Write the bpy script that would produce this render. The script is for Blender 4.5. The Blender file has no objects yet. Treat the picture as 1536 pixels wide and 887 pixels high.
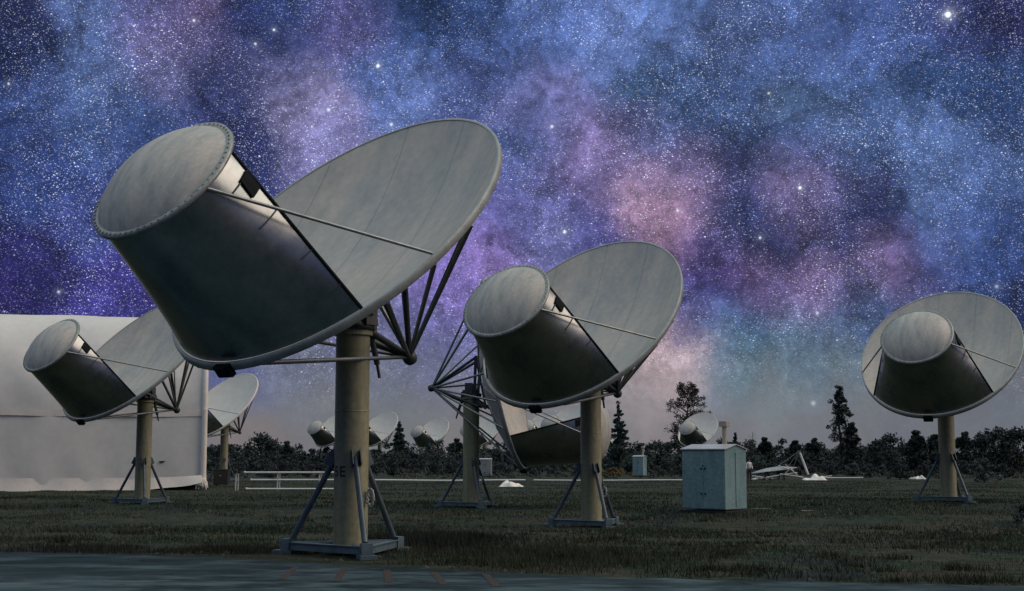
import bpy, bmesh, math, random
import numpy as np
from mathutils import Vector, Matrix
random.seed(7)
RNG = np.random.default_rng(11)
PI = math.pi
sc = bpy.context.scene
COL = sc.collection

# ------------------------------------------------------------------ camera
F_PX, HOR, HC = 2023.5, 684.9, 1.4435
TH = math.atan((HOR - 443.5) / F_PX)
CF = Vector((0, math.cos(TH), math.sin(TH)))
CU = Vector((0, -math.sin(TH), math.cos(TH)))
cam_d = bpy.data.cameras.new('camera')
cam_d.sensor_width = 36.0
cam_d.lens = 36.0 * F_PX / 1536.0
cam_d.clip_start = 0.1
cam_d.clip_end = 5000
cam = bpy.data.objects.new('camera', cam_d)
COL.objects.link(cam)
cam.location = (0, 0, HC)
cam.rotation_euler = (PI / 2 + TH, 0, 0)
sc.camera = cam


def ray(px, py):
    return (CF + Vector((1, 0, 0)) * ((px - 768) / F_PX) + CU * ((443.5 - py) / F_PX))


def at(px, py, Y):
    d = ray(px, py)
    return Vector((0, 0, HC)) + d * (Y / d.y)


def gz(x, y):
    """height of the ground"""
    z = np.interp(y, [-100, 26, 30, 37, 41, 46, 53, 90, 200, 3000], [-.32, -.32, -.38, -.58, -.62, -.55, -.48, -.52, -.60, -.60])
    z = z + .15 * np.exp(-((x - 17) / 5) ** 2 - ((y - 54) / 8) ** 2)
    z = z + 0.025 * np.sin(x * .55 + 1.3) * np.sin(y * .43) * np.clip((y - 23) / 4, 0, 1)
    return z


def on_ground(px, py):
    z = 0.0
    for _ in range(12):
        d = ray(px, py)
        t = (z - HC) / d.z
        p = Vector((0, 0, HC)) + d * t
        z = float(gz(p.x, p.y))
    return p


# ------------------------------------------------------------------ object helpers
def tag(o, label=None, cat=None, group=None, kind=None):
    if label: o['label'] = label
    if cat: o['category'] = cat
    if group: o['group'] = group
    if kind: o['kind'] = kind
    return o


def empty(name, loc=(0, 0, 0)):
    o = bpy.data.objects.new(name, None)
    COL.objects.link(o)
    o.location = loc
    o.empty_display_size = 0.2
    return o


class MB:
    def __init__(s):
        s.v = []; s.f = []; s.sm = []

    def add(s, vs, fs, smooth=True):
        n = len(s.v)
        s.v += [tuple(v) for v in vs]
        for f in fs:
            s.f.append(tuple(i + n for i in f)); s.sm.append(smooth)

    def box(s, c, size, R=None, taper=1.0):
        c = Vector(c); hx, hy, hz = size[0] / 2, size[1] / 2, size[2] / 2
        vs = []
        for z in (-1, 1):
            k = taper if z > 0 else 1
            for x, y in ((-1, -1), (1, -1), (1, 1), (-1, 1)):
                p = Vector((x * hx * k, y * hy * k, z * hz))
                if R is not None: p = R @ p
                vs.append(c + p)
        s.add(vs, [(0, 3, 2, 1), (4, 5, 6, 7), (0, 1, 5, 4), (1, 2, 6, 5), (2, 3, 7, 6), (3, 0, 4, 7)], False)
        return s

    def beam(s, a, b, w, h):
        """rectangular bar from a to b, h along the up side"""
        a, b = Vector(a), Vector(b)
        d = (b - a); L = d.length; d.normalize()
        up = Vector((0, 0, 1)) if abs(d.z) < .95 else Vector((0, 1, 0))
        x = d.cross(up).normalized(); u = x.cross(d).normalized()
        R = Matrix((x, d, u)).transposed()
        return s.box((a + b) / 2, (w, L, h), R)

    def tube(s, a, b, r, r2=None, n=12, cap=True):
        return s.path([a, b], [r, r if r2 is None else r2], n, cap)

    def path(s, pts, rs, n=12, cap=True):
        pts = [Vector(p) for p in pts]
        if not hasattr(rs, '__len__'): rs = [rs] * len(pts)
        rings = []
        prev = None
        for i, p in enumerate(pts):
            d = (pts[min(i + 1, len(pts) - 1)] - pts[max(i - 1, 0)]).normalized()
            ref = Vector((0, 0, 1)) if abs(d.z) < .9 else Vector((1, 0, 0))
            if prev is None: x = d.cross(ref).normalized()
            else: x = (prev - d * prev.dot(d)).normalized()
            prev = x
            y = d.cross(x)
            rings.append([p + (x * math.cos(2 * PI * k / n) + y * math.sin(2 * PI * k / n)) * rs[i] for k in range(n)])
        vs = [q for r in rings for q in r]
        fs = []
        for i in range(len(pts) - 1):
            for k in range(n):
                a, b = i * n + k, i * n + (k + 1) % n
                fs.append((a, b, b + n, a + n))
        s.add(vs, fs, True)
        if cap:
            s.add(rings[0], [tuple(range(n))][::-1], False)
            s.add(rings[-1], [tuple(range(n))], False)
        return s

    def lathe(s, prof, c=(0, 0, 0), n=32, R=None, smooth=True):
        """prof: list of (r, z), about z"""
        c = Vector(c)
        vs = []
        for r, z in prof:
            for k in range(n):
                p = Vector((r * math.cos(2 * PI * k / n), r * math.sin(2 * PI * k / n), z))
                if R is not None: p = R @ p
                vs.append(c + p)
        fs = []
        for i in range(len(prof) - 1):
            for k in range(n):
                a, b = i * n + k, i * n + (k + 1) % n
                fs.append((a, b, b + n, a + n))
        s.add(vs, fs, smooth)
        return s

    def grid(s, P, close=False, smooth=True):
        """P[i][j] points"""
        m, n = len(P), len(P[0])
        vs = [q for r in P for q in r]
        fs = []
        for i in range(m - 1):
            for j in range(n if close else n - 1):
                a, b = i * n + j, i * n + (j + 1) % n
                fs.append((a, b, b + n, a + n))
        s.add(vs, fs, smooth)
        return s

    def build(s, name, mat, parent=None, bevel=0):
        me = bpy.data.meshes.new(name)
        me.from_pydata(s.v, [], s.f)
        me.polygons.foreach_set('use_smooth', s.sm)
        me.materials.append(mat)
        me.update()
        o = bpy.data.objects.new(name, me)
        COL.objects.link(o)
        if parent is not None: o.parent = parent
        if bevel:
            m = o.modifiers.new('bevel', 'BEVEL'); m.width = bevel; m.segments = 2; m.limit_method = 'ANGLE'
        return o


def tri_mesh(name, V, F, mat, parent=None, smooth=False):
    """fast mesh from numpy arrays, F is (n,3) or (n,4)"""
    me = bpy.data.meshes.new(name)
    k = F.shape[1]
    me.vertices.add(len(V)); me.vertices.foreach_set('co', V.astype(np.float32).ravel())
    me.loops.add(F.size); me.loops.foreach_set('vertex_index', F.astype(np.int32).ravel())
    me.polygons.add(len(F)); me.polygons.foreach_set('loop_start', np.arange(0, F.size, k, dtype=np.int32))
    me.update(calc_edges=True); me.validate()
    if smooth: me.polygons.foreach_set('use_smooth', [True] * len(F))
    me.materials.append(mat)
    o = bpy.data.objects.new(name, me); COL.objects.link(o)
    if parent is not None: o.parent = parent
    return o


def copy_tree(o, parent=None):
    c = o.copy(); COL.objects.link(c)
    if parent is not None: c.parent = parent
    for ch in list(o.children): copy_tree(ch, c)
    return c


# ------------------------------------------------------------------ materials
def mat(name, base, rough=.6, metal=0.0, vary=0.25, scale=3.0, tint=None, detail=5, bump=0.0, bump_scale=30,
        streak=None, rvary=0.0, seams=None, spec=None):
    """a Principled surface whose colour wanders between base and tint with worn noise"""
    m = bpy.data.materials.new(name); m.use_nodes = True
    nt = m.node_tree; N = nt.nodes; L = nt.links
    b = N['Principled BSDF']
    b.inputs['Roughness'].default_value = rough; b.inputs['Metallic'].default_value = metal
    if spec is not None: b.inputs['Specular IOR Level'].default_value = spec
    tc = N.new('ShaderNodeTexCoord')
    src = tc.outputs['Object']
    if streak:
        mp = N.new('ShaderNodeMapping'); mp.inputs['Scale'].default_value = streak
        L.new(src, mp.inputs['Vector']); vec = mp.outputs['Vector']
    else: vec = src
    nz = N.new('ShaderNodeTexNoise'); nz.inputs['Scale'].default_value = scale
    nz.inputs['Detail'].default_value = detail; nz.inputs['Roughness'].default_value = .65
    L.new(vec, nz.inputs['Vector'])
    cr = N.new('ShaderNodeValToRGB')
    t = tint if tint else tuple(c * (1 - vary) for c in base)
    cr.color_ramp.elements[0].position = .34; cr.color_ramp.elements[0].color = (*t, 1)
    cr.color_ramp.elements[1].position = .62; cr.color_ramp.elements[1].color = (*base, 1)
    L.new(nz.outputs['Fac'], cr.inputs['Fac'])
    col = cr.outputs['Color']
    # fine speckle of dirt
    n2 = N.new('ShaderNodeTexNoise'); n2.inputs['Scale'].default_value = scale * 9; n2.inputs['Detail'].default_value = 4
    L.new(src, n2.inputs['Vector'])
    mr = N.new('ShaderNodeMapRange'); mr.inputs['From Min'].default_value = .3; mr.inputs['From Max'].default_value = .7
    mr.inputs['To Min'].default_value = 1 - vary * .5; mr.inputs['To Max'].default_value = 1 + vary * .25
    L.new(n2.outputs['Fac'], mr.inputs['Value'])
    vm = N.new('ShaderNodeVectorMath'); vm.operation = 'SCALE'
    L.new(col, vm.inputs[0]); L.new(mr.outputs['Result'], vm.inputs['Scale']); col = vm.outputs['Vector']
    if seams:
        sx = N.new('ShaderNodeSeparateXYZ'); L.new(src, sx.inputs[0])
        ab = N.new('ShaderNodeMath'); ab.operation = 'PINGPONG'; ab.inputs[1].default_value = seams / 2
        ad = N.new('ShaderNodeMath'); ad.operation = 'ADD'; ad.inputs[1].default_value = 20 * seams + seams * .35
        L.new(sx.outputs['X'], ad.inputs[0]); L.new(ad.outputs[0], ab.inputs[0])
        m2 = N.new('ShaderNodeMapRange'); m2.inputs['From Max'].default_value = .02
        m2.inputs['To Min'].default_value = .62; m2.inputs['To Max'].default_value = 1
        L.new(ab.outputs[0], m2.inputs['Value'])
        # each sheet a slightly different grey
        fl = N.new('ShaderNodeMath'); fl.operation = 'SNAP'; fl.inputs[1].default_value = seams / 2
        sn_ = N.new('ShaderNodeMath'); sn_.operation = 'ADD'; sn_.inputs[1].default_value = 20 * seams + seams * .1
        L.new(sx.outputs['X'], sn_.inputs[0]); L.new(sn_.outputs[0], fl.inputs[0])
        wn = N.new('ShaderNodeTexWhiteNoise'); wn.noise_dimensions = '1D'; L.new(fl.outputs[0], wn.inputs['W'])
        m3 = N.new('ShaderNodeMapRange'); m3.inputs['To Min'].default_value = .88; m3.inputs['To Max'].default_value = 1.06
        L.new(wn.outputs['Value'], m3.inputs['Value'])
        mu = N.new('ShaderNodeMath'); mu.operation = 'MULTIPLY'; L.new(m2.outputs[0], mu.inputs[0]); L.new(m3.outputs[0], mu.inputs[1])
        v2 = N.new('ShaderNodeVectorMath'); v2.operation = 'SCALE'
        L.new(col, v2.inputs[0]); L.new(mu.outputs[0], v2.inputs['Scale']); col = v2.outputs['Vector']
    L.new(col, b.inputs['Base Color'])
    if rvary:
        m4 = N.new('ShaderNodeMapRange'); m4.inputs['From Min'].default_value = .3; m4.inputs['From Max'].default_value = .7
        m4.inputs['To Min'].default_value = rough - rvary; m4.inputs['To Max'].default_value = rough + rvary
        L.new(nz.outputs['Fac'], m4.inputs['Value']); L.new(m4.outputs[0], b.inputs['Roughness'])
    if bump:
        n3 = N.new('ShaderNodeTexNoise'); n3.inputs['Scale'].default_value = bump_scale; n3.inputs['Detail'].default_value = 4
        L.new(src, n3.inputs['Vector'])
        bp = N.new('ShaderNodeBump'); bp.inputs['Strength'].default_value = bump; bp.inputs['Distance'].default_value = .05
        L.new(n3.outputs['Fac'], bp.inputs['Height']); L.new(bp.outputs['Normal'], b.inputs['Normal'])
    return m


def leaf_mat(name, dark, light, scale=.8, objrand=True):
    m = bpy.data.materials.new(name); m.use_nodes = True
    nt = m.node_tree; N = nt.nodes; L = nt.links
    b = N['Principled BSDF']; b.inputs['Roughness'].default_value = .75
    b.inputs['Specular IOR Level'].default_value = .2
    tc = N.new('ShaderNodeTexCoord'); nz = N.new('ShaderNodeTexNoise')
    nz.inputs['Scale'].default_value = scale; nz.inputs['Detail'].default_value = 5
    L.new(tc.outputs['Object'], nz.inputs['Vector'])
    cr = N.new('ShaderNodeValToRGB')
    cr.color_ramp.elements[0].position = .38; cr.color_ramp.elements[0].color = (*dark, 1)
    cr.color_ramp.elements[1].position = .64; cr.color_ramp.elements[1].color = (*light, 1)
    L.new(nz.outputs['Fac'], cr.inputs['Fac'])
    oi = N.new('ShaderNodeObjectInfo')
    mr = N.new('ShaderNodeMapRange'); mr.inputs['To Min'].default_value = .75; mr.inputs['To Max'].default_value = 1.3
    L.new(oi.outputs['Random'], mr.inputs['Value'])
    vm = N.new('ShaderNodeVectorMath'); vm.operation = 'SCALE'
    L.new(cr.outputs['Color'], vm.inputs[0]); L.new(mr.outputs[0], vm.inputs['Scale'])
    L.new(vm.outputs['Vector'], b.inputs['Base Color'])
    return m


M = {}
M['dish'] = mat('weathered_grey_paint', (.53, .485, .435), .55, 0, .20, .75, (.345, .365, .365), detail=9, streak=(1.5, 1.5, .6), seams=1.5, bump=.03, bump_scale=4)
M['dome'] = mat('weathered_dome_paint', (.52, .485, .44), .5, 0, .22, 1.6, (.31, .335, .33), streak=(2.6, 1, .7), bump=.08, bump_scale=3.5)
M['lip'] = mat('painted_edge_metal', (.36, .40, .40), .5, .1, .3, 2.5)
M['litdish_strong'] = mat('lit_dish_paint_strong', (.82, .78, .73), .55, 0, .1, 1.2)  # stronger brightening of the dish paint, light put into the colour; unused
M['litdish'] = mat('lit_dish_paint', (.70, .67, .63), .55, 0, .12, 1.2)  # dish paint brightened for the far dishes, their extra light is in the colour
M['flange'] = mat('flange_metal', (.36, .39, .38), .45, .35, .4, 6)
M['shroud'] = mat('dull_aluminium_sheet', (.33, .36, .37), .29, .97, .18, 1.2, (.22, .26, .275), rvary=.05, bump=.015, bump_scale=2)
M['steel'] = mat('galvanised_steel', (.30, .33, .34), .42, .75, .25, 5)
M['darksteel'] = mat('dark_steel', (.07, .085, .095), .5, .5, .3, 5)
M['black'] = mat('black_rubber', (.010, .013, .015), .8, 0, .2, 6, spec=.12)
M['pedestal'] = mat('olive_paint', (.28, .275, .17), .5, .05, .4, 1.3, (.165, .18, .125), streak=(2.5, 2.5, .35), bump=.02, bump_scale=6)
M['teal'] = mat('blue_green_paint', (.10, .165, .19), .5, .1, .35, 3, (.065, .10, .115))
M['brace'] = mat('blue_grey_brace_paint', (.085, .12, .15), .45, .35, .3, 5)
M['ink'] = mat('black_stencil_paint', (.012, .014, .014), .6, 0, .3, 20)
M['hose'] = mat('pale_hose', (.55, .56, .54), .5, 0, .15, 8)
M['cabinet'] = mat('blue_green_cabinet_paint', (.225, .355, .38), .5, .05, .5, 1.3, (.145, .255, .28), streak=(2, 2, .5))
M['cabroof'] = mat('pale_galvanised_roof', (.55, .56, .56), .4, .3, .25, 2)
M['pvent'] = mat('tan_vent_pipe_paint', (.42, .38, .32), .6, 0, .2, 6)
M['greycab'] = mat('grey_cabinet_paint', (.27, .30, .31), .5, 0, .2, 3)
M['darkbox'] = mat('dark_box_paint', (.014, .017, .02), .6, 0, .3, 4)
M['fabric'] = mat('white_fabric', (.66, .655, .635), .6, 0, .10, .35, (.575, .58, .57), bump=.22, bump_scale=.9)
M['fabric2'] = mat('cream_fabric', (.74, .70, .655), .6, 0, .10, .8, bump=.25, bump_scale=3)
M['whitepipe'] = mat('white_pipe', (.66, .67, .66), .4, 0, .15, 2)
M['tarp'] = mat('white_tarp', (.78, .77, .74), .6, 0, .12, 2, bump=.3, bump_scale=6)
M['bark'] = mat('grey_brown_bark', (.07, .055, .045), .9, 0, .4, 6, bump=.3)
M['juniper'] = leaf_mat('juniper_foliage', (.014, .026, .028), (.044, .062, .058))
M['conifer'] = leaf_mat('blue_green_needles', (.018, .035, .035), (.05, .085, .08))
M['brownleaf'] = leaf_mat('brown_grey_leaves', (.05, .045, .038), (.11, .10, .085))
M['darkneedle'] = leaf_mat('dark_needles', (.014, .025, .026), (.040, .058, .055))
M['sage'] = leaf_mat('sagebrush_leaves', (.030, .042, .044), (.085, .105, .105))
M['dry'] = leaf_mat('dry_tan_grass', (.13, .10, .05), (.24, .19, .10))
M['woods'] = leaf_mat('dark_woods_foliage', (.013, .024, .027), (.042, .058, .053), scale=.22)
M['skin'] = mat('skin', (.42, .27, .20), .6, 0, .1, 10)
M['shirt'] = mat('white_shirt_cloth', (.72, .72, .74), .8, 0, .1, 10)
M['trousers'] = mat('dark_trouser_cloth', (.02, .022, .028), .85, 0, .2, 10)
M['hair'] = mat('dark_hair', (.02, .016, .012), .8, 0, .2, 10)
M['orange'] = mat('faded_orange_road_paint', (.085, .058, .046), .9, 0, .6, 9, (.032, .048, .054), spec=.1)
M['wood'] = mat('weathered_wood', (.10, .09, .08), .8, 0, .3, 4)
M['stone'] = mat('pale_stone', (.35, .34, .32), .9, 0, .3, 6)

# ------------------------------------------------------------------ antenna
SU, SN, TAU, RS = -2.80, 3.014, -.1565, 1.287
A_, B_ = 3.758, 3.05
EZ = 4.1
CN, CUo = 1.378, .675          # rim centre seen from the elevation pivot
SAG = .90


def D(u, n, v):
    """dish coordinates (u up the dish, n out of it, v sideways) -> local of an elevation part"""
    return Vector((v, -(CN + n), CUo + u))


def rim_pt(t, k=1.0, n=0.0):
    return D(A_ * k * math.cos(t), n, B_ * k * math.sin(t))


RU = (math.cos(TAU), -math.sin(TAU))     # ring's own up, in (u, n)
RM = (math.sin(TAU), math.cos(TAU))      # ring's outward normal, in (u, n)


def ring_pt(t, r=RS, m=0.0):
    a = r * math.cos(t)
    return D(SU + a * RU[0] + m * RM[0], SN + a * RU[1] + m * RM[1], r * math.sin(t))


def make_antenna():
    root = empty('dish_antenna')
    az, el = [], []
    # --- pedestal and base
    p = MB()
    p.lathe([(.0, .10), (.44, .10), (.44, .16), (.312, .16)], n=40, smooth=False)
    p.lathe([(.312, .16), (.312, 1.2), (.312, 2.4), (.312, 3.66)], n=40)
    p.lathe([(.312, 2.365), (.3165, 2.37), (.3165, 2.385), (.312, 2.39)], n=40)
    p.lathe([(.312, 3.66), (.36, 3.66), (.36, 3.75), (0, 3.75)], n=40, smooth=False)
    ped = p.build('pedestal', M['pedestal'], root)
    b = MB()
    feet = []
    for ang in (-70, 50, 170):
        a = math.radians(ang); feet.append(Vector((1.18 * math.cos(a), 1.18 * math.sin(a), 0)))
    for i in range(3):
        q0, q1 = feet[i] + Vector((0, 0, .155)), feet[(i + 1) % 3] + Vector((0, 0, .155))
        b.beam(q0 - Vector((0, 0, .02)), q1 - Vector((0, 0, .02)), .07, .125)
        b.beam(q0 + Vector((0, 0, .050)), q1 + Vector((0, 0, .050)), .13, .016)
    for q in feet:
        b.beam(Vector((q.x * .3, q.y * .3, .145)), Vector((q.x * .97, q.y * .97, .145)), .10, .12)
    b.build('base_frame', M['teal'], root)
    for q in feet:
        k = MB(); k.box(q * 1.06 + Vector((0, 0, .035)), (.36, .30, .07), Matrix.Rotation(math.atan2(q.y, q.x), 3, 'Z'))
        k.box(q * 1.02 + Vector((0, 0, .17)), (.16, .2, .2), Matrix.Rotation(math.atan2(q.y, q.x), 3, 'Z'))
        k.build('foot_plate', M['teal'], root)
        d = q.normalized()
        s = MB(); s.tube(d * .30 + Vector((0, 0, 1.74)), d * 1.10 + Vector((0, 0, .27)), .055, n=14)
        br = s.build('brace', M['brace'], root)
        c = MB(); yv = Vector((-d.y, d.x, 0))
        for sg in (-1, 1):
            c.beam(d * .29 + yv * .075 * sg + Vector((0, 0, 1.86)), d * .42 + yv * .075 * sg + Vector((0, 0, 1.60)), .018, .16)
        c.build('bracket', M['brace'], br)
    # --- head that turns on top of the pedestal
    m = MB()
    m.lathe([(0, 3.75), (.40, 3.75), (.40, 3.86), (.33, 3.88), (.33, 4.0), (0, 4.0)], (0, 0, -EZ), n=32)
    for sx in (-1, 1):
        m.box((sx * .40, .02, -.06), (.08, .30, .42))
    m.box((0, .05, -.2), (.72, .46, .12))
    az.append(m.build('mount_head', M['darksteel'], root))
    a = MB()
    a.tube((.12, .30, -.25), (.12, .55, -.95), .055); a.tube((.12, .52, -.85), (.12, .62, -1.2), .03)
    a.box((.12, .3, -.28), (.2, .24, .22))
    az.append(a.build('drive_motor', M['darksteel'], root, .008))
    # --- elevation frame
    h = MB()
    h.tube((-.5, 0, 0), (.5, 0, 0), .09)
    for sx in (-1, 1):
        h.beam((sx * .30, .05, -.15), (sx * .55, -.37, 1.5), .10, .10)
        h.beam((sx * .30, .05, -.1), (sx * .55, -.39, -.55), .10, .10)
        h.beam((sx * .55, -.37, 1.5), (sx * .55, -.39, -.55), .08, .08)
    h.beam((-.6, -.37, 1.45), (.6, -.37, 1.45), .08, .08); h.beam((-.6, -.39, -.5), (.6, -.39, -.5), .08, .08)
    el.append(h.build('elevation_frame', M['darksteel'], root))
    # --- primary reflector
    pr = MB()
    nt, nr = 96, 14
    for side in (0, 1):
        P = []
        for i in range(nr + 1):
            r = 1e-4 + i / nr * (1 - 1e-4)
            n0 = -SAG * (1 - r * r) - (.045 if side else 0)
            row = [rim_pt(2 * PI * k / nt, r, n0) for k in range(nt)]
            P.append(row if side == 0 else row[::-1])
        pr.grid(P, True)
    prim = pr.build('primary_reflector', M['dish'], root); el.append(prim)
    lp = MB()
    prof = [(-.009, .004), (.0, .012), (.007, .003), (.009, -.03), (.008, -.14), (-.001, -.15), (-.006, -.14), (-.007, -.03)]
    P = []
    for k in range(nt + 1):
        t = 2 * PI * k / nt
        P.append([rim_pt(t, 1 + dk, dn) for dk, dn in prof])
    lp.grid([list(r) for r in zip(*(P))] + [[q for q in [r[0] for r in P]]])
    lip = lp.build('rim_edge', M['lip'], prim)
    bk = MB()
    for k in range(16):
        t = 2 * PI * k / 16 + .1
        q0, q1 = rim_pt(t, .22, -SAG * (1 - .05) - .10), rim_pt(t, .62, -SAG * (1 - .384) - .09)
        q2 = rim_pt(t, .985, -.13)
        bk.beam(q0, q1, .05, .09); bk.beam(q1, q2, .05, .09)
    bk.build('back_rib', M['lip'], prim)
    bb = MB(); bb.box(rim_pt(PI, 1.018, -.10), (.34, .22, .10)); bb.box(rim_pt(PI, 1.035, -.05), (.2, .12, .06))
    bb.build('bottom_bracket', M['black'], prim)
    # --- secondary reflector with flange
    se = MB()
    P = []
    for i in range(13):
        r = max(1e-4, i / 12)
        P.append([ring_pt(2 * PI * k / 64, RS * .955 * r, .02 + .47 * (1 - r * r) ** .8) for k in range(64)])
    se.grid([r[::-1] for r in P], True)
    sec = se.build('secondary_dome', M['dome'], root); el.append(sec)
    fl = MB()
    prof = [(.90, .03), (.955, .045), (1.02, .035), (1.025, -.03), (.97, -.035), (.90, -.02)]
    P = [[ring_pt(2 * PI * k / 72, RS * a_, b_) for k in range(73)] for a_, b_ in prof]
    fl.grid(P)
    for k in range(64):
        t = 2 * PI * k / 64
        c = ring_pt(t, RS * .985, .05)
        tx = (ring_pt(t + .01) - ring_pt(t)).normalized(); nn_ = (ring_pt(0, RS, 1) - ring_pt(0, RS, 0)).normalized()
        R = Matrix((tx, nn_.cross(tx), nn_)).transposed()
        fl.box(c, (.028, .034, .012), R)
    fl.build('flange_ring', M['flange'], sec)
    # --- shroud between the two
    T0, T1 = math.radians(65), math.radians(133)
    sh = MB()
    P = []
    nj, ni = 72, 16
    def shp(i, j, off=0):
        s = j / nj
        tr = T0 + s * (2 * PI - 2 * T0); tm = T1 + s * (2 * PI - 2 * T1)
        a_, b_ = ring_pt(tr, RS * .965 - off, -.02), rim_pt(tm, .985 - off * .25, .0)
        return a_.lerp(b_, i / ni)
    for off in (0, .02):
        P = [[shp(i, j, off) for j in range(nj + 1)] for i in range(ni + 1)]
        sh.grid(P if off == 0 else [r[::-1] for r in P])
    shr = sh.build('shroud', M['shroud'], root); el.append(shr)
    for j, sg in ((0, 1), (nj, -1)):
        e_ = MB(); e_.path([shp(i, j) for i in range(0, ni + 1, 4)], .032, 8)
        e_.build('edge_bar', M['black'], shr)
        for f_ in (.13, .36, .62, .84):
            i = f_ * ni
            w = 9 if f_ < .5 else 5
            a0 = [shp(i, j + sg * q, -.02) for q in (0, w / 3, 2 * w / 3, w * (1 - .35 * f_))]
            rb = MB(); rb.path(a0, .012, 6); rb.build('stiffener', M['darksteel'], shr)
        # dark hatch plate near the ring
        hm = MB()
        def hp(i, q, off): return shp(i, j + sg * q, -off)
        g0 = [[hp(i, q, .05) for q in (.8, 2.7, 4.6)] for i in (1.9, 2.7, 3.6)]
        g1 = [[hp(i, q, .015) for q in (.8, 2.7, 4.6)] for i in (1.9, 2.7, 3.6)]
        hm.grid(g0, smooth=False)
        edge0 = g0[0] + [g0[1][2]] + g0[2][::-1] + [g0[1][0]]; edge1 = g1[0] + [g1[1][2]] + g1[2][::-1] + [g1[1][0]]
        hm.grid([edge0, edge1], True, False)
        hm.build('hatch_plate', M['black'], shr)
    # --- side struts and the fan of struts behind
    for sg in (-1, 1):
        t = math.radians(107) * sg
        s = MB(); s.tube(ring_pt(t, RS * 1.0, -.03), rim_pt(math.radians(108) * sg, .985, .01), .03, n=10)
        el.append(s.build('side_strut', M['steel'], root))
    node = D(0, -3.05, 0)
    for tdeg in (20, 52, 92, 109, 126, 164):
        for sg in (-1, 1):
            s = MB(); s.tube(node, rim_pt(math.radians(tdeg) * sg, 1.0, -.14), .036 if tdeg > 100 else .042, n=10)
            el.append(s.build('back_strut', M['steel'], root))
    for sx in (-1, 1):
        s = MB(); s.tube(node, (sx * .34, -.1, -.42), .065, n=12); el.append(s.build('hub_strut', M['darksteel'], root))
        s = MB(); s.tube(node, (sx * .5, -.36, 1.45), .055, n=12); el.append(s.build('hub_strut', M['darksteel'], root))
    s = MB()
    s.lathe([(0, -.14), (.10, -.13), (.14, -.06), (.14, .06), (.10, .13), (0, .14)], node, 16, Matrix.Rotation(PI / 2, 3, 'X'))
    el.append(s.build('strut_hub', M['darksteel'], root))
    for o in az: o['turn'] = 1
    for o in el: o['turn'] = 2
    return root


def aim(root, psi, eps, zg, fwd=0.0, up=0.0):
    for o in root.children:
        if o.name.split('.')[0] == 'pedestal': o.scale.z = (3.75 - zg) / 3.75
        k = o.get('turn', 0)
        if k:
            o.location = (-math.sin(psi) * fwd, -math.cos(psi) * fwd, EZ - zg + up) if k == 2 else (0, 0, EZ - zg)
            o.rotation_euler = (-eps if k == 2 else 0, 0, -psi)


ant0 = make_antenna()
FIRST = [True]


def antenna(X, Y, psi, eps, label, zg=None, fwd=0.0, up=0.0):
    zg = float(gz(X, Y)) if zg is None else zg
    if FIRST[0]: r = ant0; FIRST[0] = False
    else: r = copy_tree(ant0)
    r.location = (X, Y, zg)
    aim(r, psi, eps, zg, fwd, up)
    tag(r, label, 'radio telescope', 'dish antennas standing across the field')
    return r


AN = antenna(-2.927, 24.77, .6064, .8073, 'largest, nearest grey dish antenna, on the olive pedestal stencilled 5E')
AM = antenna(2.360, 40.59, .5781, .780, 'second largest dish antenna, its pedestal between the lone conifer and the tilted rear-facing dish')
AR = antenna(17.051, 53.22, .5103, .806, 'dish antenna facing most nearly at the viewer, at right beyond the big teal cabinet')
AL = antenna(-15.085, 55.61, .616, .784, 'dish antenna standing in front of the white fabric shelter')
xt = (707 - 768) / F_PX * 52.3
AT = antenna(xt, 52.3, 4.879, .19, 'dish antenna turned to the right, showing the fan of struts behind it', fwd=.20, up=-.36)
far = [
    (339, 109, .60, .79, 'small dish antenna half hidden by the corner of the white shelter'),
    (505, 204, .60, .79, 'tiny far dish antenna, its dish cut by the left side of the stencilled pedestal'),
    (571, 205, .60, .79, 'tiny far dish antenna just right of the stencilled pedestal, its drum cut by it'),
    (651, 236, .60, .79, 'tiny far dish antenna fully in view between the two olive pedestals'),
    (727, 215, .60, .79, 'tiny far dish antenna hidden mostly by the rear-facing dish and its pedestal'),
    (815, 200, .60, .79, 'far dish antenna of which a slim grey pedestal shows under the rear-facing dish'),
    (853, 178, .60, .79, 'far dish antenna whose pale pedestal shows left of the second largest antenna'),
    (903, 250, .25, .79, 'tiny far dish antenna peeping out right of the second largest pedestal'),
    (1047, 208, .52, .79, 'tiny far dish antenna in front of the broad brown tree, behind the teal cabinet'),
]
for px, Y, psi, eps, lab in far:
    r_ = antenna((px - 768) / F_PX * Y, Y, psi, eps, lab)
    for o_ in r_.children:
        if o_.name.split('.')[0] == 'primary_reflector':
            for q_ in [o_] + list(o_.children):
                q_.material_slots[0].link = 'OBJECT'; q_.material_slots[0].material = M['litdish']  # far dishes take the brightened copy of the dish paint

# stencilled marking on the nearest pedestal
fc = bpy.data.curves.new('pedestal_marking', 'FONT'); fc.body = '5E'; fc.size = .27; fc.space_character = 1.1; fc.offset = .004
tmp = bpy.data.objects.new('pedestal_marking', fc); COL.objects.link(tmp)
bpy.context.view_layer.update()
dg = bpy.context.evaluated_depsgraph_get()
me = bpy.data.meshes.new_from_object(tmp.evaluated_get(dg))
bpy.data.objects.remove(tmp)
bm = bmesh.new(); bm.from_mesh(me)
bmesh.ops.subdivide_edges(bm, edges=[e for e in bm.edges], cuts=3)
bmesh.ops.triangulate(bm, faces=bm.faces)
view = math.atan2(-24.77, 2.927)          # from the pedestal towards the camera
for v in bm.verts:
    ang = view + math.radians(-70) + v.co.x / .314
    v.co = Vector((.3155 * math.cos(ang), .3155 * math.sin(ang), 1.40 + v.co.y))
bm.to_mesh(me); bm.free()
me.materials.clear(); me.materials.append(M['ink'])
tx = bpy.data.objects.new('pedestal_marking', me); COL.objects.link(tx); tx.parent = AN
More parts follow.
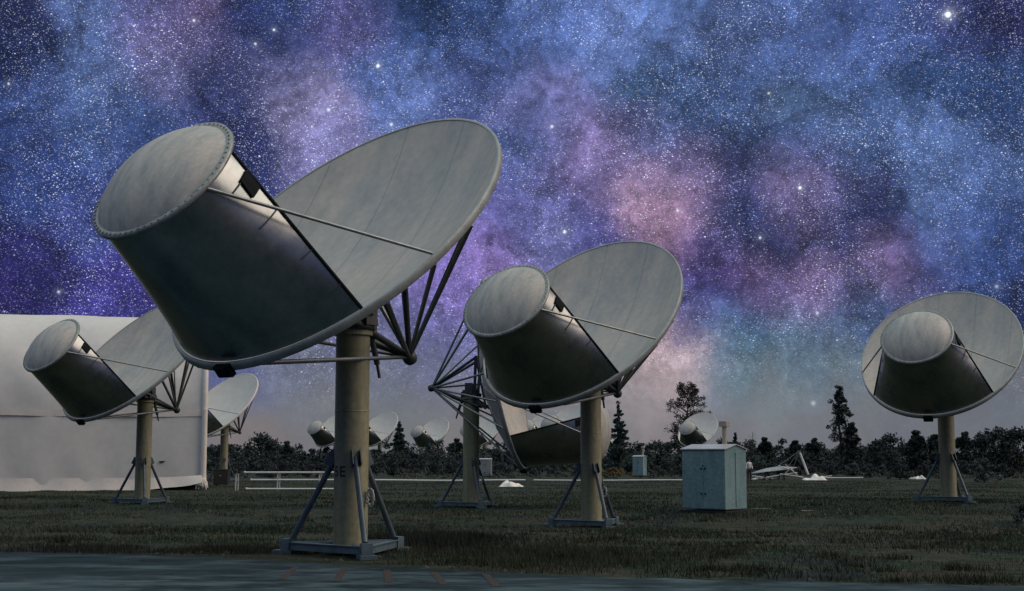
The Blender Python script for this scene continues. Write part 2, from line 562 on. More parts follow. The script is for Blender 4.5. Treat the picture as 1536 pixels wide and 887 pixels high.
for A in (AN, AM, AT):
    q = MB()
    pts = [Vector((.36 + .02 * math.sin(3 * k), -.18 + .0 * k, 1.02)) + Vector((.06 * math.cos(2 * PI * k / 20), -.045 * math.cos(2 * PI * k / 20), .15 * math.sin(2 * PI * k / 20))) for k in range(21)]
    q.path(pts, .016, 8)
    q.path([p + Vector((.02, -.02, .01)) for p in pts], .014, 8)
    q.build('hose_coil', M['hose'], A)

# ------------------------------------------------------------------ ground
def ground_mat():
    m = bpy.data.materials.new('ground_soil'); m.use_nodes = True
    nt = m.node_tree; N = nt.nodes; L = nt.links
    b = N['Principled BSDF']; b.inputs['Roughness'].default_value = .95; b.inputs['Specular IOR Level'].default_value = .15
    tc = N.new('ShaderNodeTexCoord')
    mp = N.new('ShaderNodeMapping'); mp.inputs['Scale'].default_value = (.9, 1, 1); L.new(tc.outputs['Object'], mp.inputs['Vector'])
    def noise(s, d=6, r=.6, v=mp.outputs['Vector']):
        n = N.new('ShaderNodeTexNoise'); n.inputs['Scale'].default_value = s; n.inputs['Detail'].default_value = d; n.inputs['Roughness'].default_value = r
        L.new(v, n.inputs['Vector']); return n.outputs['Fac']
    def ramp(f, stops):
        c = N.new('ShaderNodeValToRGB'); e = c.color_ramp.elements
        while len(e) < len(stops): e.new(.5)
        for i, (p, col) in enumerate(stops): e[i].position = p; e[i].color = (*col, 1)
        L.new(f, c.inputs['Fac']); return c.outputs['Color']
    a = ramp(noise(.32), [(.36, (.017, .025, .029)), (.45, (.022, .042, .026)), (.53, (.044, .043, .030)), (.60, (.024, .040, .026)), (.68, (.017, .026, .031))])
    c2 = ramp(noise(2.4, 9, .78), [(.34, (.22, .23, .25)), (.5, (.92, .92, .92)), (.68, (1.95, 1.75, 1.45))])
    mx = N.new('ShaderNodeMix'); mx.data_type = 'RGBA'; mx.blend_type = 'MULTIPLY'; mx.inputs[0].default_value = 1
    L.new(a, mx.inputs[6]); L.new(c2, mx.inputs[7])
    c3 = ramp(noise(22, 4, .7, tc.outputs['Object']), [(.3, (.5, .5, .5)), (.7, (1.35, 1.35, 1.35))])
    m2 = N.new('ShaderNodeMix'); m2.data_type = 'RGBA'; m2.blend_type = 'MULTIPLY'; m2.inputs[0].default_value = 1
    L.new(mx.outputs[2], m2.inputs[6]); L.new(c3, m2.inputs[7])
    L.new(m2.outputs[2], b.inputs['Base Color'])
    bp = N.new('ShaderNodeBump'); bp.inputs['Strength'].default_value = .6; bp.inputs['Distance'].default_value = .08
    L.new(noise(9, 6, .7, tc.outputs['Object']), bp.inputs['Height']); L.new(bp.outputs['Normal'], b.inputs['Normal'])
    return m


ys = np.concatenate([np.linspace(-60, 0, 7), np.linspace(4, 60, 113), np.linspace(63, 260, 60), np.array([300, 400, 600, 1000, 1800, 3000])])
xs = np.concatenate([np.array([-2500, -1200, -600, -300, -180, -120]), np.linspace(-90, 90, 181), np.array([120, 180, 300, 600, 1200, 2500])])
XX, YY = np.meshgrid(xs, ys)
ZZ = gz(XX, YY)
V = np.stack([XX, YY, ZZ], -1).reshape(-1, 3)
nx = len(xs)
ii, jj = np.meshgrid(np.arange(len(ys) - 1), np.arange(nx - 1), indexing='ij')
a0 = (ii * nx + jj).ravel()
Fq = np.stack([a0, a0 + 1, a0 + nx + 1, a0 + nx], 1)
g = tri_mesh('ground', V, Fq, ground_mat(), smooth=True); tag(g, 'dark rough field of soil and short grass', 'ground', kind='structure')

# road in front
edge_px = [(-500, 822), (-200, 826), (0, 829), (120, 831), (230, 834), (400, 841), (520, 848), (640, 854), (760, 861), (860, 865), (1000, 869), (1200, 874), (1400, 878), (1536, 880), (1900, 888)]
edge = []
for px, py in edge_px:
    p = at(px, py, 10); d = ray(px, py); t = (-.32 - HC) / d.z; edge.append(Vector((d.x * t, d.y * t, 0)))


def road_edge_y(x):
    return np.interp(x, [p.x for p in edge], [p.y for p in edge])


def road_mat():
    m = bpy.data.materials.new('worn_asphalt'); m.use_nodes = True
    nt = m.node_tree; N = nt.nodes; L = nt.links
    b = N['Principled BSDF']; b.inputs['Specular IOR Level'].default_value = .13
    tc = N.new('ShaderNodeTexCoord')
    mp = N.new('ShaderNodeMapping'); mp.inputs['Scale'].default_value = (.45, 1, 1); L.new(tc.outputs['Object'], mp.inputs['Vector'])
    def noise(s, d, v):
        n = N.new('ShaderNodeTexNoise'); n.inputs['Scale'].default_value = s; n.inputs['Detail'].default_value = d; n.inputs['Roughness'].default_value = .65
        L.new(v, n.inputs['Vector']); return n.outputs['Fac']
    big = noise(.55, 6, mp.outputs['Vector'])
    cr = N.new('ShaderNodeValToRGB'); e = cr.color_ramp.elements
    e[0].position = .38; e[0].color = (.009, .020, .025, 1); e[1].position = .70; e[1].color = (.030, .056, .066, 1)
    L.new(big, cr.inputs['Fac'])
    # cracks
    vo = N.new('ShaderNodeTexVoronoi'); vo.feature = 'DISTANCE_TO_EDGE'; vo.inputs['Scale'].default_value = .55
    n5 = N.new('ShaderNodeTexNoise'); n5.inputs['Scale'].default_value = 1.2; n5.inputs['Detail'].default_value = 5; L.new(tc.outputs['Object'], n5.inputs['Vector'])
    ad = N.new('ShaderNodeVectorMath'); ad.operation = 'ADD'; L.new(mp.outputs['Vector'], ad.inputs[0]); L.new(n5.outputs['Color'], ad.inputs[1]); L.new(ad.outputs[0], vo.inputs['Vector'])
    mr = N.new('ShaderNodeMapRange'); mr.inputs['From Max'].default_value = .012; mr.inputs['To Min'].default_value = .3; mr.inputs['To Max'].default_value = 1; L.new(vo.outputs['Distance'], mr.inputs['Value'])
    gr = N.new('ShaderNodeMapRange'); gr.inputs['From Min'].default_value = .3; gr.inputs['From Max'].default_value = .7; gr.inputs['To Min'].default_value = .7; gr.inputs['To Max'].default_value = 1.3
    L.new(noise(45, 4, tc.outputs['Object']), gr.inputs['Value'])
    mu = N.new('ShaderNodeMath'); mu.operation = 'MULTIPLY'; L.new(mr.outputs[0], mu.inputs[0]); L.new(gr.outputs[0], mu.inputs[1])
    vm = N.new('ShaderNodeVectorMath'); vm.operation = 'SCALE'; L.new(cr.outputs['Color'], vm.inputs[0]); L.new(mu.outputs[0], vm.inputs['Scale'])
    mw = N.new('ShaderNodeMapping'); mw.inputs['Scale'].default_value = (.5, 1.0, 1); mw.inputs['Location'].default_value = (3.1, .4, 0); L.new(tc.outputs['Object'], mw.inputs['Vector'])
    wr = N.new('ShaderNodeMapRange'); wr.inputs['From Min'].default_value = .48; wr.inputs['From Max'].default_value = .68; L.new(noise(1.1, 8, mw.outputs['Vector']), wr.inputs['Value'])
    wm = N.new('ShaderNodeMix'); wm.data_type = 'RGBA'; L.new(wr.outputs[0], wm.inputs[0]); L.new(vm.outputs['Vector'], wm.inputs[6]); wm.inputs[7].default_value = (.078, .122, .140, 1)
    L.new(wm.outputs[2], b.inputs['Base Color'])
    rr = N.new('ShaderNodeMapRange'); rr.inputs['From Min'].default_value = .47; rr.inputs['From Max'].default_value = .72; rr.inputs['To Min'].default_value = 1.0; rr.inputs['To Max'].default_value = .30
    L.new(noise(.8, 5, mp.outputs['Vector']), rr.inputs['Value']); L.new(rr.outputs[0], b.inputs['Roughness'])
    bp = N.new('ShaderNodeBump'); bp.inputs['Strength'].default_value = .25; bp.inputs['Distance'].default_value = .02
    L.new(noise(60, 4, tc.outputs['Object']), bp.inputs['Height']); L.new(bp.outputs['Normal'], b.inputs['Normal'])
    return m


rd = MB()
exs = np.linspace(edge[0].x, edge[-1].x, 260)
top = [Vector((x, float(road_edge_y(x)) + .10 * math.sin(x * 5.1) * math.sin(x * 1.7 + 1) + .05 * random.uniform(-1, 1), -.314)) for x in exs]
rd.grid([top, [Vector((p.x * 1.4, -30, -.314)) for p in top]], smooth=False)
tag(rd.build('road', road_mat()), 'worn blue grey asphalt road in front', 'road', kind='structure')
for k, (px, y0, lean) in enumerate(((445, 850, -22), (517, 853, -13), (580, 855, 4), (650, 858, 16), (728, 861, 18))):
    l = MB()
    def gp(x, y):
        d = ray(x, y); t = (-.31 - HC) / d.z; return Vector((d.x * t, d.y * t, -.310))
    p0, p1 = gp(px, y0), gp(px + lean, y0 + 19)
    w = Vector((.055, 0, 0))
    l.add([p0 - w, p0 + w, p1 + w, p1 - w], [(0, 3, 2, 1)], False)
    tag(l.build('parking_line', M['orange']), kind='structure')

# ------------------------------------------------------------------ grass (uncountable)
def vnoise(x, y, s, seed):
    """value noise"""
    r = np.random.default_rng(seed).random((256, 256))
    x = np.asarray(x) * s + 1000; y = np.asarray(y) * s + 1000
    xi, yi = np.floor(x).astype(int), np.floor(y).astype(int)
    fx, fy = x - xi, y - yi
    fx = fx * fx * (3 - 2 * fx); fy = fy * fy * (3 - 2 * fy)
    g_ = lambda a, b: r[a % 256, b % 256]
    return (g_(xi, yi) * (1 - fx) + g_(xi + 1, yi) * fx) * (1 - fy) + (g_(xi, yi + 1) * (1 - fx) + g_(xi + 1, yi + 1) * fx) * fy


def blades(x, y, h, w, lean=.5):
    n = len(x)
    a = RNG.uniform(0, 2 * PI, n); la = RNG.uniform(0, 2 * PI, n); ll = RNG.uniform(0, lean, n) * h
    z = gz(x, y) - .01
    dx, dy = np.cos(a) * w / 2, np.sin(a) * w / 2
    V = np.empty((n, 3, 3))
    V[:, 0] = np.stack([x - dx, y - dy, z], 1); V[:, 1] = np.stack([x + dx, y + dy, z], 1)
    V[:, 2] = np.stack([x + np.cos(la) * ll, y + np.sin(la) * ll, z + h], 1)
    return V.reshape(-1, 3), np.arange(3 * n).reshape(-1, 3)


def scatter(n, ymin, ymax, p=1.6):
    y = ymin * (ymax / ymin) ** (RNG.random(n) ** p)
    x = RNG.uniform(-1, 1, n) * (y * .42 + 2)
    return x, y


def grass_obj(name, n, seed, thr, hmin, hmax, w, dark, light, label, s=.35, ymax=62, ymin=12.5, lean=.5):
    x, y = scatter(n, ymin, ymax)
    d = .75 * vnoise(x * .9, y, s, seed) + .25 * vnoise(x, y, s * 4, seed + 1)
    k = (d > thr + .06 * RNG.standard_normal(n)) & (y > road_edge_y(x) - .16 + .45 * RNG.random(n) ** .6)
    x, y, d = x[k], y[k], d[k]
    h = RNG.uniform(hmin, hmax, len(x)) * (1 + .7 * (d - thr)) * np.clip(y / 22, .8, 1.6)
    V, F = blades(x, y, h, w * np.clip(y / 18, .8, 4.5), lean)
    return tag(tri_mesh(name, V, F, leaf_mat(name + '_blades', dark, light, .9)), label, 'grass', kind='stuff')


grass_obj('grass', 420000, 3, .53, .015, .060, .012, (.010, .025, .015), (.030, .056, .028), 'short dull green grass in patches across the field', s=.30, ymax=112)
grass_obj('dry_grass', 150000, 21, .57, .02, .080, .011, (.026, .031, .022), (.066, .070, .044), 'short tan dry grass in patches', s=.42, ymax=112, lean=.8)
grass_obj('rusty_grass', 90000, 41, .62, .02, .08, .012, (.024, .024, .021), (.048, .043, .036), 'reddish brown dead grass in patches', s=.5, ymax=100, lean=.9)
# taller weeds on the road verge and around the nearest base
def weeds(name, cx, cy, sx, sy, n, hmin, hmax, dark, light, label):
    x = cx + RNG.standard_normal(n) * sx; y = cy + RNG.standard_normal(n) * sy
    k = (y > road_edge_y(x) + .05) & (vnoise(x, y, 1.6, 5) > .33); x, y = x[k], y[k]
    V, F = blades(x, y, RNG.uniform(hmin, hmax, len(x)) * (.5 + .8 * vnoise(x, y, 1.1, 9)), .014, .55)
    tag(tri_mesh(name, V, F, leaf_mat(name + '_blades', dark, light, 1.5)), label, 'weeds', kind='stuff')
p = on_ground(650, 812)
weeds('dark_weeds', p.x, p.y, .75, 1.6, 14000, .05, .24, (.010, .014, .013), (.030, .038, .034), 'dark tangled weeds right of the nearest antenna base')
p = on_ground(835, 838)
weeds('tall_weeds', p.x, p.y, 1.3, 1.3, 14000, .05, .22, (.020, .030, .018), (.055, .066, .040), 'tall green and tan weeds on the road verge')
p = on_ground(330, 826)
weeds('verge_weeds', p.x, p.y, 2.4, .5, 9000, .05, .17, (.026, .032, .024), (.066, .068, .048), 'tan dry weeds along the road edge')
# knots of rank weeds dotted about
n = 260
cx, cy = scatter(n, 19, 70); k = cy > road_edge_y(cx) + .4; cx, cy = cx[k], cy[k]
m = RNG.integers(30, 130, len(cx)); sp = RNG.uniform(.08, .30, len(cx)) * np.clip(cy / 25, 1, 2)
x = np.repeat(cx, m) + RNG.standard_normal(m.sum()) * np.repeat(sp, m) * 1.3; y = np.repeat(cy, m) + RNG.standard_normal(m.sum()) * np.repeat(sp, m)
hgt = np.repeat(RNG.uniform(.06, .20, len(cx)), m) * RNG.uniform(.4, 1.1, m.sum())
k = y > road_edge_y(x); x, y, hgt = x[k], y[k], hgt[k]
V, F = blades(x, y, hgt, .02 * np.clip(y / 22, .8, 3), .8)
tag(tri_mesh('weed_clumps', V, F, leaf_mat('weed_clump_blades', (.012, .020, .014), (.062, .064, .034), .35)), 'scattered knots of rank weeds in the field', 'weeds', kind='stuff')
# clods and stones as ground litter
n = 2600
x, y = scatter(n, 13, 50); k = y > road_edge_y(x) + .1; x, y = x[k], y[k]
octa = np.array([(1, 0, 0), (0, 1, 0), (-1, 0, 0), (0, -1, 0), (0, 0, 1)])
s = RNG.uniform(.015, .05, len(x)) * np.clip(y / 20, .8, 2)
V = octa[None] * s[:, None, None] * RNG.uniform(.6, 1.2, (len(x), 5, 3)) + np.stack([x, y, gz(x, y)], 1)[:, None]
F = (np.array([(0, 1, 4), (1, 2, 4), (2, 3, 4), (3, 0, 4)])[None] + 5 * np.arange(len(x))[:, None, None]).reshape(-1, 3)
tag(tri_mesh('clods', V.reshape(-1, 3), F, mat('dark_clods', (.05, .048, .045), .95, 0, .5, .6)), 'scattered dark clods and pebbles', 'clods', kind='stuff')

# ------------------------------------------------------------------ white shelter
def make_shelter():
    Yc, Xc = 80.0, -18.1
    root = empty('fabric_shelter', (Xc, Yc, float(gz(-20, Yc))))
    root.rotation_euler.z = math.radians(14); root.scale = (1.15, 1.15, 1.15)
    Y0, xr, xl, zb = 0.0, 0.0, -31.0, 0.0
    prof = [(0, .28), (0, 1.2), (.02, 2.4), (.05, 3.95)]
    for k in range(1, 15):
        a = k / 14 * PI / 2
        prof.append((.05 + 4.6 * (1 - math.cos(a)) ** 1.0, 3.95 + 5.25 * math.sin(a) ** .92))
    n = 130
    P = []
    for i, (dy, z) in enumerate(prof):
        row = []
        for k in range(n + 1):
            f = k / n; x = xl + (xr - xl) * f
            wr = .05 * math.sin(x * 1.05) * math.sin(z * .5) + .03 * math.sin(x * 2.7 + z * 1.7)
            top = .07 * math.sin(x * .8 + 1) if i == len(prof) - 1 else 0
            row.append(Vector((x, Y0 + dy + wr, z + zb + top)))
        P.append(row)
    P.append([Vector((q.x, Y0 + 16, q.z)) for q in P[-1]])
    P.append([Vector((q.x, Y0 + 20.6, zb + 3.6)) for q in P[0]])
    P.append([Vector((q.x, Y0 + 20.6, zb)) for q in P[0]])
    m = MB(); m.grid(P)
    # end wall
    ring = [r[-1] for r in P]
    m.add([q for q in ring], [tuple(range(len(ring)))], False)
    m.build('fabric_cover', M['fabric'], root)
    s = MB()
    rows = []
    for z, dy in ((.62, -.03), (.3, -.07), (0, -.16)):
        row = []
        for k in range(n + 1):
            x = xl + (xr - .1 - xl) * k / n
            lift = max(0, (x - (xr - 3.6)) / 3.6)
            row.append(Vector((x, Y0 + dy + .04 * math.sin(x * 3) - .25 * lift * (1 - z), zb + z + .42 * lift ** 2 * (1 if z < .5 else .35) + (.03 * math.sin(x * 2.3) if z < .1 else 0))))
        rows.append(row)
    s.grid(rows); s.build('skirt', M['fabric2'], root)
    c = MB()
    c.path([(xr - .05, Y0 - .05, zb + .5 + z * 3.6) for z in np.linspace(0, 1, 8)], [.18, .15, .16, .15, .16, .15, .15, .15], 10)
    c.path([(xr - .05, Y0 + dy - .02, z + zb) for dy, z in prof[3:]], .15, 10)
    c.build('corner_roll', M['fabric2'], root)
    e = MB()
    e.grid([[Vector((xl + (xr - .2 - xl) * k / n, Y0 - .03 - .01 * math.sin(k), zb + z + .02 * math.sin(k * .3))) for k in range(n + 1)] for z in (4.05, 3.88, 3.72)])
    e.build('seam_flap', M['fabric2'], root)
    kn = MB(); kx = xr - .12
    for k in range(9):
        a = k / 9 * 2 * PI
        kn.path([(kx, Y0 - .2, zb + .55), (kx + .22 * math.cos(a), Y0 - .3 + .1 * math.sin(a), zb + .4 + .2 * math.sin(a)), (kx + .3 * math.cos(a), Y0 - .28, zb + .12 + .1 * math.sin(2 * a))], [.09, .07, .03], 6)
    kn.build('gathered_corner', M['fabric2'], root)
    t = MB(); pt = root.matrix_basis.inverted() @ at(242, 693, Yc - .75)
    pt.y = -.06
    t.box(pt, (.22, .03, .07)); t.box(pt + Vector((.12, 0, .03)), (.14, .028, .03))
    t.build('torn_patch', M['black'], root)
    tag(root, 'large white fabric covered shelter with rounded roof', 'shelter')


make_shelter()

# ------------------------------------------------------------------ cabinets
def make_cabinet(px, py, Y, w, d, hgt, rot, label, body, vent=True, gable=.16, name='equipment_cabinet'):
    X = (px - 768) / F_PX * Y
    root = empty(name, (X, Y, float(gz(X, Y)))); root.rotation_euler.z = rot
    b = MB(); b.box((0, 0, hgt / 2 + .06), (w, d, hgt - .12))
    # gable ends (ridge along x)
    for sx in (-1, 1):
        b.add([(sx * w / 2, -d / 2, hgt), (sx * w / 2, d / 2, hgt), (sx * w / 2, 0, hgt + gable)], [(0, 1, 2) if sx > 0 else (0, 2, 1)], False)
    body_o = b.build('cabinet_body', body, root, .012)
    pl = MB(); pl.box((0, 0, .04), (w + .12, d + .12, .08)); pl.build('plinth', M['darkbox'], root)
    r = MB(); ov = .05
    for sy in (-1, 1):
        y0, z0 = sy * (d / 2 + ov), hgt - gable * (ov / (d / 2)) + .004
        v = [(-w / 2 - ov, y0, z0), (w / 2 + ov, y0, z0), (w / 2 + ov, 0, hgt + gable + .004), (-w / 2 - ov, 0, hgt + gable + .004)]
        v2 = [(a, b_, c + .035) for a, b_, c in v]
        r.add(v + v2, [(0, 1, 2, 3), (4, 7, 6, 5), (0, 4, 5, 1), (1, 5, 6, 2), (3, 7, 4, 0)], False)
    rf = r.build('roof', M['cabroof'], root)
    for sx in (-1, 1):
        dd = MB(); dd.box((sx * (w / 4 - .01), -d / 2 - .004, hgt / 2 + .04), (w / 2 - .025, .02, hgt - .22))
        dr = dd.build('door', body, root, .01)
        hh = MB()
        for z in (hgt * .70, hgt * .30):
            hh.box((sx * .075, -d / 2 - .045, z), (.045, .04, .05))
        if sx < 0: hh.box((0, -d / 2 - .045, hgt * .745), (.04, .03, .04))
        hh.build('handle', M['black'], dr)
    g_ = MB(); g_.box((w / 2 + .012, -.02, hgt * .5 + .04), (.024, .03, hgt - .3)); g_.build('panel_joint', body, root)
    if vent:
        vp = MB(); vp.tube((.2, .44, hgt), (.2, .44, hgt + .84), .085, n=16); v_ = vp.build('vent_pipe', M['pvent'], root)
        vc = MB(); vc.box((.2, .44, hgt + .93), (.30, .30, .20)); vc.build('vent_cap', M['pvent'], v_, .015)
    tag(root, label, 'cabinet')
    return root


make_cabinet(1069, 765, 49.0, 1.72, 1.62, 2.22, math.radians(-37), 'large blue green equipment cabinet with vent pipe on its gabled roof', M['cabinet'])
make_cabinet(958, 714, 134, 1.1, 1.05, 1.95, math.radians(-25), 'small far blue green cabinet right of the second largest pedestal', M['cabinet'], True, .1)
make_cabinet(729, 711, 132, 1.12, .95, 1.7, math.radians(-5), 'small far grey cabinet right of the rear-facing antenna pedestal', M['greycab'], False, .08)


def make_darkbox():
    Y = 92; X = (336.5 - 768) / F_PX * Y
    root = empty('equipment_box', (X, Y, float(gz(X, Y)))); root.scale = (1.15, 1.15, 1.1)
    b = MB(); b.box((0, 0, .52), (.84, .7, .88)); b.build('box_body', M['darkbox'], root, .02)
    l = MB(); l.box((0, 0, .985), (.90, .76, .05)); l.build('lid', M['darkbox'], root, .01)
    f = MB()
    for sx in (-1, 1): f.box((sx * .34, 0, .04), (.1, .7, .08))
    f.build('skid', M['wood'], root)
    h = MB(); h.box((.0, -.37, .62), (.14, .04, .05)); h.build('handle', M['steel'], root)
    tag(root, 'dark box standing near the shelter corner, before the half hidden antenna', 'box')


make_darkbox()

# ------------------------------------------------------------------ pipes on a rack, long pipes on the ground
YR = 78.0
xa, xb = (358 - 768) / F_PX * YR, (556 - 768) / F_PX * YR
zr = float(gz((xa + xb) / 2, YR))
root = empty('pipe_rack', ((xa + xb) / 2, YR, zr))
for k in range(4):
    x = (xa - (xa + xb) / 2) + (xb - xa) * (k + .02) / 3.2
    for y in (-.35, .35):
        q = MB(); q.box((x, y, .46), (.06, .06, .92)); q.build('post', M['whitepipe'], root)
    q = MB(); q.beam((x, -.5, .93), (x, .5, .93), .05, .05); q.beam((x, -.4, .52), (x, .4, .52), .04, .04); q.build('crossbar', M['steel'], root)
tag(root, 'low steel rack holding long white pipes left of the stencilled pedestal', 'rack')
for dx, dy, z, L0, L1, lab in ((.3, .2, 1.015, .06, .62, 'long white pipe on top of the rack'), (.4, -.2, .60, .12, .8, 'long white pipe on the middle bar of the rack'), (.3, -.75, .10, .1, .8, 'long white pipe lying on the ground at the foot of the rack')):
    q = MB()
    x0, x1 = xa + (xb - xa) * L0, xa + (xb - xa) * (L1 + .2)
    yy = YR + dy; q.tube((x0, yy, zr + z), (x1, yy, zr + z), .055, n=12)
    pp = q.build('long_pipe', M['whitepipe']); tag(pp, lab, 'pipe', 'long white pipes')
    for x in (x0, x1):
        q = MB(); q.tube((x - .05, yy, zr + z), (x + .05, yy, zr + z), .075, n=12); q.build('pipe_collar', M['whitepipe'], pp)


def ground_line(pts, Y, r, name, m_, label, cat, group=None):
    q = MB(); P = []
    for px, in pts:
        X = (px - 768) / F_PX * Y; P.append((X, Y + .25 * math.sin(px * .013), float(gz(X, Y)) + r * 1.6))
    q.path(P, r, 8)
    return tag(q.build(name, m_), label, cat, group)


ground_line([(p_,) for p_ in range(548, 790, 20)], 106, .075, 'long_pipe', M['whitepipe'], 'long white pipe on the ground between the stencilled and rear-facing pedestals', 'pipe', 'long white pipes')
ground_line([(p_,) for p_ in range(800, 1041, 20)], 108, .06, 'long_pipe', M['whitepipe'], 'long white pipe on the ground left of the large cabinet', 'pipe', 'long white pipes')
ground_line([(p_,) for p_ in range(1225, 1292, 16)], 122, .06, 'long_pipe', M['whitepipe'], 'short white pipe on the ground between the leaning lifting pole and the far conifer', 'pipe', 'long white pipes')


def tarp(px, Y, w, d, h, label, seed):
    r = np.random.default_rng(seed)
    X = (px - 768) / F_PX * Y; z0 = float(gz(X, Y))
    P = []
    ph = r.uniform(0, 6, 4)
    for i in range(15):
        row = []
        for j in range(25):
            u, v = i / 14 * 2 - 1, j / 24 * 2 - 1
            e = max(0, (1 - abs(u) ** 3)) * max(0, (1 - abs(v) ** 4))
            hh = h * e * (.55 + .3 * math.sin(4 * v + ph[0] + u) + .25 * math.sin(7 * v - 3 * u + ph[1]))
            row.append((X + v * w / 2 + .06 * math.sin(5 * u + ph[2]), Y + u * d / 2 + .06 * math.sin(6 * v + ph[3]), z0 + .02 + max(.01, hh)))
        P.append(row)
    q = MB(); q.grid(P)
    return tag(q.build('tarp', M['tarp']), label, 'tarp', 'white tarps lying on the ground')


tarp(767, 88, 1.5, 1.2, .42, 'crumpled white tarp right of the rear-facing antenna pedestal', 1)
tarp(1136, 117, 1.3, 1.0, .25, 'white tarp on the ground just right of the large cabinet', 2)
tarp(1217, 114, 1.95, 1.4, .50, 'white tarp heaped at the foot of the lifting pole', 3)
tarp(1371, 118, 1.3, .9, .36, 'small white tarp left of the right-hand antenna pedestal', 4)

# thin pale boards lying in the grass
for px, py, w, lab in ((1141, 764, .75, 'longer pale board lying in the grass right of the cabinet'), (1210, 767, .45, 'shorter pale board lying in the grass below the leaning lifting pole')):
    q = on_ground(px, py)
    b = MB(); b.box((q.x, q.y, q.z + .02), (w, .10, .03), Matrix.Rotation(.12, 3, 'Z')); tag(b.build('board', M['stone'], None, .004), lab, 'board', 'boards in the grass')

# ------------------------------------------------------------------ dismantled antenna under assembly
def make_assembly():
    Y = 116.0
    zg = float(gz(20, Y))
    # reflector shell on trestles
    c = at(1160, 701, Y); root = empty('reflector_shell', (c.x, Y, zg))
    P = []
    for i in range(9):
        r_ = max(.02, i / 8)
        P.append([Vector((2.0 * r_ * math.cos(t), 1.05 * r_ * math.sin(t), .78 + .26 * r_ * math.cos(t) + .30 * (1 - r_ * r_))) for t in np.linspace(0, 2 * PI, 41)[:-1]])
    q = MB(); q.grid(P, True)
    q.grid([[p_ - Vector((0, 0, .05)) for p_ in r_][::-1] for r_ in P], True)
    q.build('shell', M['lip'], root)
    e = MB(); e.path(P[-1] + [P[-1][0]], .05, 6); e.build('rim_edge', M['flange'], root)
    b = MB()
    for t in np.linspace(0, PI, 5):
        b.beam((1.5 * math.cos(t), -.2, .62 + .25 * math.cos(t)), (.3 * math.cos(t), .2, .9), .05, .06)
    b.build('back_rib', M['steel'], root)
    tag(root, 'pale blue green dish shell laid on trestles right of the cabinet', 'dish shell')
    for px, lab in ((1147, 'dark trestle under the left end of the pale dish shell'), (1168, 'dark trestle under the middle of the pale dish shell')):
        x = (px - 768) / F_PX * (Y - 1.1)
        t = empty('trestle', (x, Y - 1.1, float(gz(x, Y - 1.1))))
        for sx in (-1, 1):
            for sy in (-1, 1):
                l = MB(); l.tube((sx * .09, sy * .25, .66), (sx * .27, sy * .34, 0), .035, n=8); l.build('leg', M['black'], t)
        bb = MB(); bb.beam((0, -.4, .68), (0, .4, .68), .22, .08); bb.build('top_beam', M['black'], t)
        tag(t, lab, 'trestle', 'trestles under the dish shell')
    p0, p1 = at(1199, 677, Y), at(1212, 712, Y - .3)
    r = empty('lifting_pole', (p1.x, p1.y, float(gz(p1.x, p1.y))))
    o = Vector(r.location)
    q = MB(); q.tube(p1 - o, p0 - o, .11, .085, 12); q.build('mast', M['whitepipe'], r)
    q = MB(); q.box(p0 - o, (.3, .22, .16)); q.build('pulley_head', M['steel'], r)
    for px, py in ((1163, 702), (1180, 703)):
        e_ = at(px, py, Y + .2); q = MB(); q.tube(p0 - o, e_ - o, .022, n=6); q.build('guy_line', M['steel'], r)
    q = MB(); q.tube(p0 - o + Vector((0, .05, 0)), at(1186, 713, Y + 1.5) - o, .035, n=8); q.build('rear_leg', M['steel'], r)
    q = MB(); q.tube(at(1168, 699, Y - .8) - o, at(1190, 706, Y - .8) - o, .05, n=8); q.build('boom', M['whitepipe'], r)
    tag(r, 'pale leaning lifting pole with guy lines beside the dish shell', 'lifting pole')

    for (xa_, ya_, xb_, yb_, lab) in ((1150, 716, 1196, 709, 'thin white strut slanting up from the trestles towards the pole'), (1170, 711, 1205, 716, 'thin white strut sloping down towards the heaped tarp'), (1178, 697, 1196, 713, 'thin white strut standing steeply just left of the leaning pole'),
                                     (1128, 714, 1160, 718, 'thin white strut lying flat beside the tarp near the cabinet'), (1205, 719, 1248, 714, 'thin white strut lying beyond the heaped tarp'), (1186, 702, 1172, 717, 'thin white strut leaning across the right trestle')):
        a_, b_ = at(xa_, ya_, Y - 1.6), at(xb_, yb_, Y - 1.2)
        q = MB(); q.tube(a_, b_, .038, n=8); tag(q.build('strut', M['whitepipe']), lab, 'strut', 'loose struts by the dish shell')


make_assembly()

# ------------------------------------------------------------------ person by the cabinet
def skinned(name, pts, edges, rads, m_, parent, sub=2):
    me = bpy.data.meshes.new(name); me.from_pydata(pts, edges, []); me.update()
    o = bpy.data.objects.new(name, me); COL.objects.link(o)
    o.modifiers.new('skin', 'SKIN')
    if not me.skin_vertices: bpy.context.view_layer.update()
    sv = me.skin_vertices[0].data if me.skin_vertices else me.attributes
    for i, r in enumerate(rads): sv[i].radius = (r, r)
    sv[0].use_root = True
    s_ = o.modifiers.new('sub', 'SUBSURF'); s_.levels = sub; s_.render_levels = sub
    me.materials.append(m_)
    o.parent = parent
    return o


def skin_mesh(name, pts, edges, rads, m_, parent):
    """skin + subdivision baked into a plain mesh"""
    bm = bmesh.new()
    lay = bm.verts.layers.skin.new()
    vs = []
    for i, (p, r) in enumerate(zip(pts, rads)):
        v = bm.verts.new(p); rr = r if hasattr(r, '__len__') else (r, r)
        v[lay].radius = rr; v[lay].use_root = (i == 0); vs.append(v)
    for a, b in edges: bm.edges.new((vs[a], vs[b]))
    me = bpy.data.meshes.new(name); bm.to_mesh(me); bm.free()
    o = bpy.data.objects.new(name, me); COL.objects.link(o)
    o.modifiers.new('skin', 'SKIN'); s_ = o.modifiers.new('sub', 'SUBSURF'); s_.levels = 2; s_.render_levels = 2
    me.materials.append(m_); o.parent = parent
    return o


